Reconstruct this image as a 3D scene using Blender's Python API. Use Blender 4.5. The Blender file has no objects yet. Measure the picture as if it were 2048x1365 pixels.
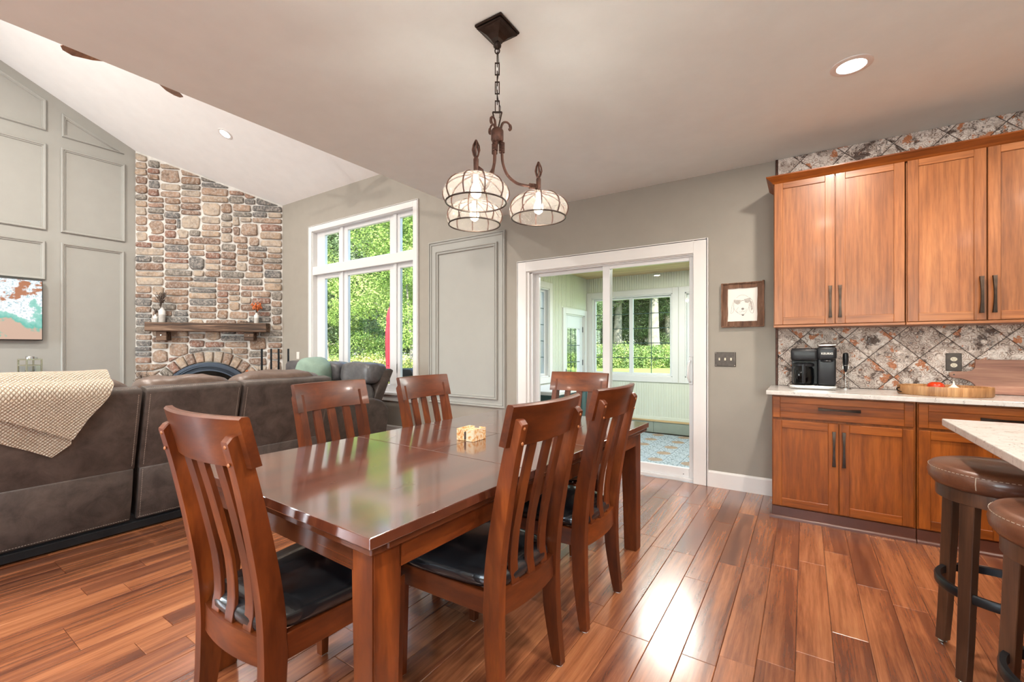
import bpy, bmesh, math, random
from mathutils import Vector, Matrix, noise as mnoise
C = bpy.context.scene
COL = C.collection
PI = math.pi
random.seed(7)

# ------------------------------------------------------------------ camera
H_EYE = 1.22
cam_data = bpy.data.cameras.new('camera')
cam = bpy.data.objects.new('camera', cam_data)
COL.objects.link(cam)
cam.location = (0, 0, H_EYE)
cam.rotation_euler = (PI/2, 0, math.radians(33.5))
cam_data.sensor_width = 36.0
cam_data.lens = 885.0/2048*36.0
cam_data.shift_y = (696-682.5)/2048
cam_data.clip_start = 0.05
cam_data.clip_end = 400
C.camera = cam

# ------------------------------------------------------------------ sky, sun, exposure
C.view_settings.view_transform = 'Standard'
C.view_settings.look = 'None'
C.view_settings.exposure = 0.1
C.view_settings.gamma = 1.0
C.view_settings.use_curve_mapping = False
world = bpy.data.worlds.new('world')
C.world = world
world.use_nodes = True
wn = world.node_tree
for n in list(wn.nodes): wn.nodes.remove(n)
wo = wn.nodes.new('ShaderNodeOutputWorld')
wb = wn.nodes.new('ShaderNodeBackground')
wsky = wn.nodes.new('ShaderNodeTexSky')
wsky.sky_type = 'NISHITA'
wsky.sun_disc = False
wsky.sun_elevation = math.radians(50)
wsky.sun_rotation = math.radians(200)
wsky.air_density = 1.0
wsky.dust_density = 1.5
wb.inputs['Strength'].default_value = 1.0
wn.links.new(wsky.outputs[0], wb.inputs[0])
wn.links.new(wb.outputs[0], wo.inputs[0])

def lamp(name, kind, loc, energy, color=(1,1,1), size=0.1, direction=None, **kw):
    d = bpy.data.lights.new(name, kind)
    d.energy = energy; d.color = color
    if kind == 'AREA':
        d.shape = kw.get('shape', 'DISK'); d.size = size
        if 'size_y' in kw: d.size_y = kw['size_y']
    elif kind == 'SUN': d.angle = size
    else: d.shadow_soft_size = size
    if kind == 'SPOT': d.spot_size = kw.get('cone', 2.2); d.spot_blend = 0.8
    o = bpy.data.objects.new(name, d)
    o.location = loc
    if direction is not None:
        o.rotation_euler = Vector(direction).to_track_quat('-Z', 'Y').to_euler()
    COL.objects.link(o)
    return o
lamp('sun', 'SUN', (0,0,20), 14.0, (1.0,0.94,0.84), 0.009, direction=(-0.62,0.40,-0.67))
# fill lamps added before the unseen rear windows, standing in for daylight
lamp('rear_window_fill', 'AREA', (-7.95,-3.04,1.6), 145, (0.84,0.94,1.0), 1.8, direction=(0,1,0), shape='RECTANGLE', size_y=1.9)
lamp('rear_window_fill', 'AREA', (-1.1,-3.04,1.5), 52, (0.84,0.94,1.0), 1.6, direction=(0,1,0), shape='RECTANGLE', size_y=1.7)
lamp('rear_window_fill', 'AREA', (1.2,-3.04,1.5), 48, (0.84,0.94,1.0), 1.6, direction=(0,1,0), shape='RECTANGLE', size_y=1.7)
C.cycles.max_bounces = 10
C.cycles.diffuse_bounces = 5
C.cycles.glossy_bounces = 5
C.cycles.transmission_bounces = 8
C.cycles.transparent_max_bounces = 24
C.cycles.sample_clamp_indirect = 6.0
C.cycles.caustics_reflective = False
C.cycles.caustics_refractive = False

# ------------------------------------------------------------------ materials
def newmat(name):
    m = bpy.data.materials.new(name); m.use_nodes = True
    nt = m.node_tree
    b = nt.nodes['Principled BSDF']
    return m, nt, b
def N(nt, t, **kw):
    n = nt.nodes.new(t)
    for k, v in kw.items(): setattr(n, k, v)
    return n
def setin(n, **kw):
    for k, v in kw.items():
        n.inputs[k.replace('_', ' ')].default_value = v
def L(nt, a, b): nt.links.new(a, b)
def rgba(c): return (c[0], c[1], c[2], 1.0)
def ramp(nt, stops, interp='LINEAR'):
    r = N(nt, 'ShaderNodeValToRGB'); cr = r.color_ramp; cr.interpolation = interp
    while len(cr.elements) < len(stops): cr.elements.new(0.5)
    for e, (p, c) in zip(cr.elements, stops):
        e.position = p; e.color = rgba(c) if len(c) == 3 else c
    return r
def coords(nt, scale=(1,1,1), rnd=0.0, kind='Object'):
    tc = N(nt, 'ShaderNodeTexCoord'); mp = N(nt, 'ShaderNodeMapping')
    mp.inputs['Scale'].default_value = scale
    if rnd:
        oi = N(nt, 'ShaderNodeObjectInfo'); mu = N(nt, 'ShaderNodeMath', operation='MULTIPLY')
        mu.inputs[1].default_value = rnd
        L(nt, oi.outputs['Random'], mu.inputs[0]); 
        cb = N(nt, 'ShaderNodeCombineXYZ')
        for i in range(3): L(nt, mu.outputs[0], cb.inputs[i])
        L(nt, cb.outputs[0], mp.inputs['Location'])
    L(nt, tc.outputs[kind], mp.inputs['Vector'])
    return mp.outputs[0]
def nz(nt, vec, scale=5, detail=4, rough=0.55, dist=0.0):
    n = N(nt, 'ShaderNodeTexNoise'); L(nt, vec, n.inputs['Vector'])
    n.inputs['Scale'].default_value = scale; n.inputs['Detail'].default_value = detail
    n.inputs['Roughness'].default_value = rough; n.inputs['Distortion'].default_value = dist
    return n.outputs['Fac']
def mixc(nt, fac, a, b, mode='MIX'):
    m = N(nt, 'ShaderNodeMix', data_type='RGBA', blend_type=mode)
    for i, v in ((0, fac), (6, a), (7, b)):
        if hasattr(v, 'is_output'): L(nt, v, m.inputs[i])
        elif i == 0: m.inputs[0].default_value = v
        else: m.inputs[i].default_value = rgba(v)
    return m.outputs[2]
def bump(nt, b, h, strength=0.2, dist=0.01):
    bp = N(nt, 'ShaderNodeBump'); bp.inputs['Strength'].default_value = strength
    bp.inputs['Distance'].default_value = dist
    L(nt, h, bp.inputs['Height']); L(nt, bp.outputs[0], b.inputs['Normal'])
M = {}
def plain(name, col, rough=0.5, metal=0.0, var=0.06, bscale=0, bstr=0.1, spec=0.5, vscale=6, coat=0.0):
    m, nt, b = newmat(name)
    v = coords(nt); f = nz(nt, v, vscale, 4)
    r = ramp(nt, [(0.3, tuple(x*(1-var) for x in col)), (0.7, tuple(min(1, x*(1+var)) for x in col))])
    L(nt, f, r.inputs[0]); L(nt, r.outputs[0], b.inputs['Base Color'])
    b.inputs['Roughness'].default_value = rough; b.inputs['Metallic'].default_value = metal
    b.inputs['Specular IOR Level'].default_value = spec
    b.inputs['Coat Weight'].default_value = coat
    if bscale: bump(nt, b, nz(nt, v, bscale, 3), bstr, 0.005)
    M[name] = m; return m
def wood(name, stops, axis='z', rough=0.35, fine=90, long=4, coat=0.0, blot=0.35, obr=True, spec=0.5, dark=(0.05,0.015,0.006), bstr=0.06, huevar=0.12):
    m, nt, b = newmat(name)
    s = [fine/10]*3; i = 'xyz'.index(axis); s[i] = long/10
    v = coords(nt, s, rnd=13.0 if obr else 0)
    f = nz(nt, v, 1.6, 6, 0.62, 0.6)
    s2 = [2.2]*3; s2[i] = 0.7
    v2 = coords(nt, s2, rnd=5.0 if obr else 0)
    g = nz(nt, v2, 1.5, 5, 0.6, 1.2)
    r = ramp(nt, stops); L(nt, f, r.inputs[0])
    rb = ramp(nt, [(0.35, (1,1,1)), (0.75, (1-blot,)*3)]); L(nt, g, rb.inputs[0])
    c = mixc(nt, 1.0, r.outputs[0], rb.outputs[0], 'MULTIPLY')
    s3 = [fine/1.6]*3; s3[i] = long/3
    g3 = nz(nt, coords(nt, s3, rnd=11.0 if obr else 0), 1.6, 3, 0.7)
    r3 = ramp(nt, [(0.35, (0.72,0.68,0.64)), (0.6, (1.06,1.05,1.04))]); L(nt, g3, r3.inputs[0])
    c = mixc(nt, 1.0, c, r3.outputs[0], 'MULTIPLY')
    if obr:
        oi = N(nt, 'ShaderNodeObjectInfo')
        rr = ramp(nt, [(0, (1-huevar,)*3), (1, (1+huevar, 1+huevar*1.1, 1+huevar)) ]); L(nt, oi.outputs['Random'], rr.inputs[0])
        c = mixc(nt, 1.0, c, rr.outputs[0], 'MULTIPLY')
    L(nt, c, b.inputs['Base Color'])
    b.inputs['Roughness'].default_value = rough
    b.inputs['Coat Weight'].default_value = coat; b.inputs['Coat Roughness'].default_value = 0.12
    b.inputs['Specular IOR Level'].default_value = spec
    bump(nt, b, f, bstr, 0.002)
    M[name] = m; return m
plain('greige_paint', (0.315,0.29,0.25), 0.7, bscale=120, bstr=0.06, var=0.03)
plain('grey_panel_paint', (0.36,0.36,0.335), 0.6, var=0.02)
plain('ceiling_paint', (0.82,0.91,0.925), 0.75, bscale=35, bstr=0.08, var=0.02)
plain('vault_paint', (0.88,0.88,0.87), 0.8, bscale=35, bstr=0.05, var=0.02)
plain('white_trim', (0.74,0.73,0.715), 0.35, var=0.01)
plain('vinyl_white', (0.72,0.73,0.74), 0.3, var=0.01)
plain('beadboard_paint', (0.70,0.72,0.62), 0.5, var=0.02)
plain('base_tile', (0.30,0.34,0.29), 0.35, var=0.08)
plain('dark_bronze', (0.035,0.024,0.019), 0.38, 0.75, var=0.3, vscale=30)
plain('pull_bronze', (0.045,0.030,0.022), 0.25, 0.85, var=0.3, vscale=40)
plain('rust_iron', (0.070,0.030,0.020), 0.5, 0.55, var=0.45, vscale=45, bscale=90, bstr=0.3)
plain('black_plastic', (0.014,0.014,0.016), 0.3, var=0.1, spec=0.3)
plain('black_metal', (0.018,0.02,0.023), 0.35, 0.6, var=0.2)
plain('blue_grey_iron', (0.045,0.06,0.085), 0.4, 0.4, var=0.15)
plain('steel', (0.55,0.54,0.52), 0.22, 1.0, var=0.1)
plain('nickel', (0.50,0.47,0.36), 0.25, 0.9, var=0.1)
plain('white_ceramic', (0.74,0.73,0.70), 0.4, var=0.06, vscale=20)
plain('glazed_grey', (0.48,0.46,0.43), 0.45, var=0.12, vscale=20)
plain('switch_plate', (0.055,0.042,0.035), 0.32, 0.7, var=0.3, vscale=40)
plain('almond_plastic', (0.72,0.66,0.52), 0.35, var=0.03)
plain('light_plastic', (0.75,0.73,0.68), 0.35, var=0.03)
plain('felt', (0.75,0.74,0.7), 0.9)
plain('paper', (0.80,0.765,0.72), 0.8, var=0.02)
plain('pencil', (0.22,0.2,0.19), 0.8, var=0.2, vscale=90)
plain('pencil_light', (0.45,0.42,0.39), 0.8, var=0.2, vscale=90)
plain('brass_peg', (0.34,0.12,0.04), 0.35, var=0.1)
plain('tomato_skin', (0.48,0.038,0.008), 0.18, var=0.15)
plain('leaf_green', (0.08,0.2,0.03), 0.5)
plain('garlic_skin', (0.78,0.70,0.60), 0.5, var=0.1, vscale=40)
plain('umbrella_red', (0.42,0.018,0.035), 0.7, var=0.1)
plain('dark_green_paint', (0.03,0.075,0.075), 0.4)
plain('mortar', (0.66,0.645,0.61), 0.95, var=0.12, bscale=60, bstr=0.4, vscale=14)
plain('dried_twig', (0.10,0.075,0.06), 0.9, var=0.3, vscale=30)
plain('dried_orange', (0.62,0.17,0.055), 0.8, var=0.35, vscale=60)
plain('dark_berry', (0.05,0.015,0.012), 0.4)
plain('sofa_stitch', (0.45,0.37,0.30), 0.8)
plain('green_velvet', (0.21,0.30,0.24), 0.7, var=0.12, vscale=10, bscale=60, bstr=0.3)
plain('grout_dark', (0.05,0.032,0.024), 0.6)
plain('stone_coaster', (0.45,0.35,0.25), 0.5)
plain('bark', (0.30,0.26,0.215), 0.95, var=0.35, vscale=3, bscale=8, bstr=0.8)
plain('dark_toe', (0.085,0.024,0.011), 0.4, var=0.15)
plain('lawn', (0.24,0.34,0.07), 0.95, var=0.3, vscale=1.2)
plain('patio', (0.42,0.40,0.36), 0.9, var=0.1)
plain('dark_room', (0.06,0.055,0.05), 0.8)

S = [(0.25,(0.055,0.011,0.003)),(0.5,(0.145,0.031,0.006)),(0.75,(0.30,0.076,0.013))]
wood('chair_wood', S, 'z', 0.36, 30, 9, coat=0.12, blot=0.55)
wood('chair_wood_x', S, 'x', 0.36, 30, 9, coat=0.12, blot=0.55)
wood('chair_wood_y', S, 'y', 0.36, 30, 9, coat=0.12, blot=0.55)
ST = [(0.25,(0.045,0.012,0.006)),(0.5,(0.10,0.028,0.011)),(0.75,(0.18,0.055,0.020))]
wood('table_leg_wood', S, 'z', 0.36, 30, 9, coat=0.12, blot=0.55)
wood('table_edge_x', ST, 'x', 0.25, 60, 3, coat=0.25)
wood('table_edge_y', ST, 'y', 0.25, 60, 3, coat=0.25)
CU = [(0.3,(0.24,0.078,0.022)),(0.5,(0.33,0.118,0.037)),(0.72,(0.40,0.158,0.055))]  # lighter than the base cabinets: the light on the uppers is in this colour
wood('cabinet_wood', CU, 'z', 0.36, 60, 6, coat=0.06, blot=0.30, huevar=0.08, spec=0.4)
wood('cabinet_wood_x', CU, 'x', 0.36, 60, 6, coat=0.06, blot=0.30, huevar=0.08, spec=0.4)
CB = [(0.3,(0.17,0.042,0.005)),(0.5,(0.27,0.070,0.008)),(0.72,(0.35,0.102,0.014))]
wood('base_cabinet_wood', CB, 'z', 0.38, 50, 7, coat=0.03, blot=0.32, huevar=0.08, spec=0.3)
wood('base_cabinet_wood_x', CB, 'x', 0.38, 50, 7, coat=0.03, blot=0.32, huevar=0.08, spec=0.3)
wood('mantel_wood', [(0.36,(0.035,0.02,0.013)),(0.5,(0.14,0.08,0.05)),(0.66,(0.33,0.22,0.15))], 'x', 0.75, 130, 6, blot=0.5, bstr=0.5, obr=False)
wood('barn_wood', [(0.3,(0.10,0.045,0.025)),(0.5,(0.22,0.11,0.065)),(0.72,(0.33,0.19,0.13))], 'z', 0.8, 220, 20, blot=0.4, bstr=0.5)
wood('pine', [(0.3,(0.62,0.42,0.20)),(0.5,(0.72,0.52,0.28)),(0.72,(0.78,0.60,0.36))], 'x', 0.5, 50, 3, blot=0.3)
wood('fan_wood', [(0.3,(0.16,0.065,0.03)),(0.5,(0.26,0.11,0.055)),(0.72,(0.36,0.18,0.09))], 'x', 0.4, 60, 5)
wood('tray_wood', [(0.3,(0.28,0.12,0.04)),(0.5,(0.50,0.25,0.10)),(0.72,(0.66,0.40,0.19))], 'z', 0.45, 120, 12, blot=0.4)
wood('stool_wood', [(0.28,(0.035,0.015,0.008)),(0.5,(0.085,0.036,0.018)),(0.72,(0.16,0.070,0.035))], 'z', 0.4, 60, 5, blot=0.5)

def m_floor():
    m, nt, b = newmat('bamboo_floor')
    v = coords(nt, (9.0,0.55,1), rnd=17.0)
    f = nz(nt, v, 1.5, 7, 0.68, 0.35)
    v3 = coords(nt, (60,2.2,1), rnd=9.0)
    g = nz(nt, v3, 1.5, 4, 0.7)
    r = ramp(nt, [(0.30,(0.10,0.029,0.014)),(0.45,(0.21,0.069,0.029)),(0.57,(0.32,0.116,0.047)),(0.74,(0.46,0.19,0.082))])
    a = N(nt, 'ShaderNodeMath', operation='ADD'); oi = N(nt, 'ShaderNodeObjectInfo')
    mm = N(nt, 'ShaderNodeMath', operation='MULTIPLY_ADD'); mm.inputs[1].default_value = 0.13; mm.inputs[2].default_value = -0.065
    L(nt, oi.outputs['Random'], mm.inputs[0]); L(nt, f, a.inputs[0]); L(nt, mm.outputs[0], a.inputs[1])
    g2 = N(nt, 'ShaderNodeMath', operation='MULTIPLY_ADD'); g2.inputs[1].default_value = 0.28; g2.inputs[2].default_value = -0.14
    L(nt, g, g2.inputs[0]); a2 = N(nt, 'ShaderNodeMath', operation='ADD'); L(nt, a.outputs[0], a2.inputs[0]); L(nt, g2.outputs[0], a2.inputs[1])
    L(nt, a2.outputs[0], r.inputs[0]); L(nt, r.outputs[0], b.inputs['Base Color'])
    b.inputs['Roughness'].default_value = 0.27
    b.inputs['Coat Weight'].default_value = 0.7; b.inputs['Coat Roughness'].default_value = 0.2; b.inputs['Coat IOR'].default_value = 1.85
    v4 = coords(nt, (14,1.6,1), rnd=3.0)
    bump(nt, b, nz(nt, v4, 2.0, 3), 0.16, 0.006)
    M['bamboo_floor'] = m
m_floor()
def m_tabletop():
    m, nt, b = newmat('tabletop_wood')
    v = coords(nt, (7,0.7,1), rnd=3.0); f = nz(nt, v, 1.8, 7, 0.65, 0.5)
    r = ramp(nt, [(0.3,(0.040,0.010,0.006)),(0.5,(0.090,0.023,0.011)),(0.72,(0.16,0.044,0.018))])
    L(nt, f, r.inputs[0])
    vs = coords(nt, (3,1.0,1)); s = nz(nt, vs, 4, 5, 0.6, 0.2)
    L(nt, r.outputs[0], b.inputs['Base Color'])
    rr = ramp(nt, [(0.35,(0.22,)*3),(0.7,(0.28,)*3)]); L(nt, s, rr.inputs[0]); L(nt, rr.outputs[0], b.inputs['Roughness'])
    b.inputs['Coat Weight'].default_value = 1.0; b.inputs['Coat Roughness'].default_value = 0.10; b.inputs['Coat IOR'].default_value = 2.4
    bump(nt, b, f, 0.05, 0.002)
    M['tabletop_wood'] = m
m_tabletop()
def m_leather(name, c1, c2, rough, scale=8, bstr=0.25, fine=160, coat=0):
    m, nt, b = newmat(name)
    v = coords(nt); f = nz(nt, v, scale, 7, 0.7, 0.4)
    r = ramp(nt, [(0.35,c1),(0.72,c2)]); L(nt, f, r.inputs[0]); L(nt, r.outputs[0], b.inputs['Base Color'])
    b.inputs['Roughness'].default_value = rough; b.inputs['Coat Weight'].default_value = coat
    bump(nt, b, nz(nt, v, fine, 3), bstr, 0.002)
    M[name] = m
m_leather('sofa_leather', (0.040,0.030,0.026), (0.105,0.082,0.070), 0.55, 7, 0.3)
m_leather('sofa_puff_leather', (0.085,0.055,0.042), (0.165,0.112,0.088), 0.38, 9, 0.3)
m_leather('window_lit_puff_leather', (0.060,0.058,0.060), (0.125,0.12,0.125), 0.34, 9, 0.3)  # same sofa leather, greyed so its colour carries the window light
m_leather('black_leather', (0.007,0.008,0.010), (0.016,0.018,0.021), 0.25, 10, 0.10, 220, coat=0.6)
m_leather('brown_leather', (0.075,0.028,0.015), (0.155,0.060,0.030), 0.33, 9, 0.2, 160, coat=0.2)
def m_throw():
    m, nt, b = newmat('knit')
    tc = N(nt, 'ShaderNodeTexCoord'); sp = N(nt, 'ShaderNodeSeparateXYZ'); L(nt, tc.outputs['UV'], sp.inputs[0])
    def mth(op, x, y=None):
        n = N(nt, 'ShaderNodeMath', operation=op)
        for i, q in enumerate((x, y)):
            if q is None: continue
            if hasattr(q, 'is_output'): L(nt, q, n.inputs[i])
            else: n.inputs[i].default_value = q
        return n.outputs[0]
    p = mth('SINE', mth('MULTIPLY', mth('ADD', sp.outputs[0], sp.outputs[1]), 165.0))
    q = mth('SINE', mth('MULTIPLY', mth('SUBTRACT', sp.outputs[0], sp.outputs[1]), 165.0))
    h = mth('POWER', mth('ABSOLUTE', mth('MULTIPLY', p, q)), 0.6)
    r = ramp(nt, [(0.0,(0.50,0.35,0.23)),(0.35,(0.84,0.71,0.56)),(0.9,(1.0,0.93,0.82))]); L(nt, h, r.inputs[0])  # darkest stop paints the shade between stitches, rising to cream yarn
    L(nt, r.outputs[0], b.inputs['Base Color']); b.inputs['Roughness'].default_value = 0.95
    bump(nt, b, h, 0.8, 0.008)
    M['knit'] = m
m_throw()
def m_stone():
    m, nt, b = newmat('field_stone')
    oi = N(nt, 'ShaderNodeObjectInfo')
    r = ramp(nt, [(0,(0.25,0.165,0.115)),(0.14,(0.36,0.275,0.205)),(0.28,(0.21,0.135,0.10)),(0.42,(0.31,0.22,0.165)),(0.58,(0.22,0.115,0.085)),(0.64,(0.13,0.13,0.13)),(0.73,(0.40,0.335,0.27)),(0.86,(0.18,0.165,0.145)),(0.95,(0.28,0.175,0.13))], 'CONSTANT')
    L(nt, oi.outputs['Random'], r.inputs[0])
    v = coords(nt, (1,1,1), rnd=31.0)
    f = nz(nt, v, 9, 7, 0.7, 0.5); rb = ramp(nt, [(0.3,(0.45,0.46,0.48)),(0.5,(1,0.98,0.95)),(0.75,(1.5,1.35,1.2))]); L(nt, f, rb.inputs[0])
    c = mixc(nt, 1.0, r.outputs[0], rb.outputs[0], 'MULTIPLY')
    f2 = nz(nt, v, 30, 5, 0.7); rc = ramp(nt, [(0.45,(0,0,0)),(0.66,(0.7,0.7,0.7))]); L(nt, f2, rc.inputs[0])
    c = mixc(nt, rc.outputs[0], c, (0.50,0.45,0.40))
    L(nt, c, b.inputs['Base Color']); b.inputs['Roughness'].default_value = 0.9
    bump(nt, b, nz(nt, v, 28, 6, 0.7), 0.7, 0.012)
    M['field_stone'] = m
m_stone()
def m_tile():
    m, nt, b = newmat('antique_tile')
    v = coords(nt, (1,1,1), rnd=7.0)
    vo = N(nt, 'ShaderNodeTexVoronoi'); vo.inputs['Scale'].default_value = 30; L(nt, v, vo.inputs['Vector'])
    w = N(nt, 'ShaderNodeMath', operation='MULTIPLY'); w.inputs[1].default_value = 20; L(nt, vo.outputs['Distance'], w.inputs[0])
    s = N(nt, 'ShaderNodeMath', operation='SINE'); L(nt, w.outputs[0], s.inputs[0])
    ln = ramp(nt, [(0.30,(0,0,0)),(0.55,(1,1,1))]); L(nt, s.outputs[0], ln.inputs[0])
    brk = ramp(nt, [(0.42,(0.15,0.15,0.15)),(0.58,(1,1,1))]); L(nt, nz(nt, v, 26, 3, 0.6), brk.inputs[0])
    lm = N(nt, 'ShaderNodeMath', operation='MULTIPLY'); L(nt, ln.outputs[0], lm.inputs[0]); L(nt, brk.outputs[0], lm.inputs[1])
    base = mixc(nt, lm.outputs[0], (0.50,0.415,0.36), (0.16,0.095,0.068))
    nb = nz(nt, v, 9, 6, 0.7, 0.6)
    white = ramp(nt, [(0.47,(0,0,0)),(0.53,(1,1,1))]); L(nt, nb, white.inputs[0])
    base2 = mixc(nt, lm.outputs[0], (0.74,0.66,0.60), (0.42,0.31,0.25))
    c = mixc(nt, white.outputs[0], base, base2)
    vr = coords(nt, (1,1,1), rnd=19.0); nr = nz(nt, vr, 11, 5, 0.6)
    rust = ramp(nt, [(0.585,(0,0,0)),(0.61,(1,1,1))]); L(nt, nr, rust.inputs[0])
    c = mixc(nt, rust.outputs[0], c, (0.46,0.17,0.07))
    vd = coords(nt, (1,1,1), rnd=41.0); nd = nz(nt, vd, 11, 7, 0.75, 0.4)
    dk = ramp(nt, [(0.535,(0,0,0)),(0.60,(1,1,1))]); L(nt, nd, dk.inputs[0])
    c = mixc(nt, dk.outputs[0], c, (0.085,0.050,0.036))
    L(nt, c, b.inputs['Base Color']); b.inputs['Roughness'].default_value = 0.3
    bump(nt, b, s.outputs[0], 0.35, 0.004)
    M['antique_tile'] = m
m_tile()
def m_quartz(name, base, fleck, vein):
    m, nt, b = newmat(name)
    v = coords(nt, (1,1,1)); f = nz(nt, v, 55, 5, 0.7, 1.2)
    r = ramp(nt, [(0.32,fleck),(0.42,base),(0.62,base),(0.75,vein)]); L(nt, f, r.inputs[0])
    g = nz(nt, v, 9, 5, 0.6, 2.0); rg = ramp(nt, [(0.35,(0.86,0.85,0.84)),(0.5,(1,1,1))]); L(nt, g, rg.inputs[0])
    L(nt, mixc(nt, 1.0, r.outputs[0], rg.outputs[0], 'MULTIPLY'), b.inputs['Base Color'])
    b.inputs['Roughness'].default_value = 0.16
    M[name] = m
m_quartz('quartz', (0.58,0.55,0.52), (0.20,0.17,0.16), (0.78,0.75,0.72))
def m_glass(name, rough=0.0, tint=(0.96,0.985,0.97), gl=0.10, bumpy=False, diff=0.0):
    m = bpy.data.materials.new(name); m.use_nodes = True; nt = m.node_tree
    for n in list(nt.nodes): nt.nodes.remove(n)
    o = N(nt, 'ShaderNodeOutputMaterial'); t = N(nt, 'ShaderNodeBsdfTransparent'); g = N(nt, 'ShaderNodeBsdfGlossy')
    t.inputs[0].default_value = rgba(tint); g.inputs['Roughness'].default_value = rough
    fr = N(nt, 'ShaderNodeFresnel'); fr.inputs['IOR'].default_value = 1.45
    mu = N(nt, 'ShaderNodeMath', operation='MULTIPLY'); mu.use_clamp = True; gm = N(nt, 'ShaderNodeNewGeometry')
    bf = N(nt, 'ShaderNodeMath', operation='MULTIPLY_ADD'); bf.inputs[1].default_value = -gl*10; bf.inputs[2].default_value = gl*10
    L(nt, gm.outputs['Backfacing'], bf.inputs[0]); L(nt, bf.outputs[0], mu.inputs[1])
    L(nt, fr.outputs[0], mu.inputs[0])
    mx = N(nt, 'ShaderNodeMixShader'); L(nt, mu.outputs[0], mx.inputs[0]); L(nt, t.outputs[0], mx.inputs[1]); L(nt, g.outputs[0], mx.inputs[2])
    out = mx.outputs[0]
    if bumpy:
        v = coords(nt); vo = N(nt, 'ShaderNodeTexVoronoi'); vo.inputs['Scale'].default_value = 190; L(nt, v, vo.inputs['Vector'])
        r = ramp(nt, [(0.16,(1,1,1)),(0.30,(0,0,0))]); L(nt, vo.outputs['Distance'], r.inputs[0])
        f = N(nt, 'ShaderNodeMath', operation='MULTIPLY_ADD'); f.inputs[1].default_value = 0.40; f.inputs[2].default_value = diff
        L(nt, r.outputs[0], f.inputs[0])
        d = N(nt, 'ShaderNodeBsdfTranslucent'); d.inputs[0].default_value = (0.95,0.9,0.86,1)
        d2 = N(nt, 'ShaderNodeBsdfDiffuse'); d2.inputs[0].default_value = (0.9,0.86,0.82,1)
        md = N(nt, 'ShaderNodeMixShader'); md.inputs[0].default_value = 0.5; L(nt, d.outputs[0], md.inputs[1]); L(nt, d2.outputs[0], md.inputs[2])
        m2 = N(nt, 'ShaderNodeMixShader'); L(nt, f.outputs[0], m2.inputs[0]); L(nt, out, m2.inputs[1]); L(nt, md.outputs[0], m2.inputs[2])
        out = m2.outputs[0]
    L(nt, out, o.inputs[0]); M[name] = m
m_glass('window_glass', gl=0.10)
m_glass('clear_glass', gl=0.12, tint=(0.93,0.94,0.94))
m_glass('carafe_glass', gl=0.14, tint=(0.42,0.44,0.45))
m_glass('seeded_glass', gl=0.10, bumpy=True, diff=0.10)
def m_emit(name, col, st):
    m, nt, b = newmat(name); b.inputs['Base Color'].default_value = (0.8,0.8,0.8,1)
    b.inputs['Emission Color'].default_value = rgba(col); b.inputs['Emission Strength'].default_value = st
    M[name] = m
m_emit('bulb_glow', (1.0,0.80,0.56), 30)
m_emit('can_glow', (1.0,0.95,0.88), 18)
def m_tv():
    m, nt, b = newmat('tv_picture')
    v = coords(nt, (1,1,1)); tc = N(nt, 'ShaderNodeSeparateXYZ'); L(nt, v, tc.inputs[0])
    n1 = nz(nt, v, 3.2, 5, 0.6); n2 = nz(nt, v, 38, 6, 0.75)
    # height field from beach (low) to rocks (high) broken up by noise
    h = N(nt, 'ShaderNodeMath', operation='MULTIPLY_ADD'); h.inputs[1].default_value = 1.6; h.inputs[2].default_value = -1.30
    L(nt, n1, h.inputs[0]); a = N(nt, 'ShaderNodeMath', operation='ADD'); L(nt, h.outputs[0], a.inputs[0]); L(nt, tc.outputs[2], a.inputs[1])
    sea = ramp(nt, [(0.0,(0.62,0.42,0.32)),(0.14,(0.13,0.50,0.40)),(0.42,(0.30,0.64,0.56)),(0.50,(0.92,0.94,0.95)),(1.0,(0.85,0.9,0.92))])
    mr = N(nt, 'ShaderNodeMapRange'); mr.inputs['From Min'].default_value = -0.86; mr.inputs['From Max'].default_value = -0.18
    L(nt, a.outputs[0], mr.inputs['Value']); L(nt, mr.outputs[0], sea.inputs[0])
    sp = ramp(nt, [(0.53,(0,0,0)),(0.60,(1,1,1))]); L(nt, n2, sp.inputs[0])
    top = N(nt, 'ShaderNodeMath', operation='GREATER_THAN'); top.inputs[1].default_value = 0.47; L(nt, mr.outputs[0], top.inputs[0])
    fm = N(nt, 'ShaderNodeMath', operation='MULTIPLY'); L(nt, sp.outputs[0], fm.inputs[0]); L(nt, top.outputs[0], fm.inputs[1])
    c = mixc(nt, fm.outputs[0], sea.outputs[0], (0.30,0.52,0.58))
    rk = ramp(nt, [(0.84,(0,0,0)),(0.90,(1,1,1))]); L(nt, mr.outputs[0], rk.inputs[0])
    n3 = nz(nt, v, 9, 4); r3 = ramp(nt, [(0.50,(0,0,0)),(0.56,(1,1,1))]); L(nt, n3, r3.inputs[0])
    f3 = N(nt, 'ShaderNodeMath', operation='MULTIPLY'); L(nt, rk.outputs[0], f3.inputs[0]); L(nt, r3.outputs[0], f3.inputs[1])
    c = mixc(nt, f3.outputs[0], c, (0.45,0.17,0.08))
    L(nt, c, b.inputs['Emission Color']); b.inputs['Emission Strength'].default_value = 1.0
    b.inputs['Base Color'].default_value = (0.02,0.02,0.02,1); b.inputs['Roughness'].default_value = 0.2
    M['tv_picture'] = m
m_tv()
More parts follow.
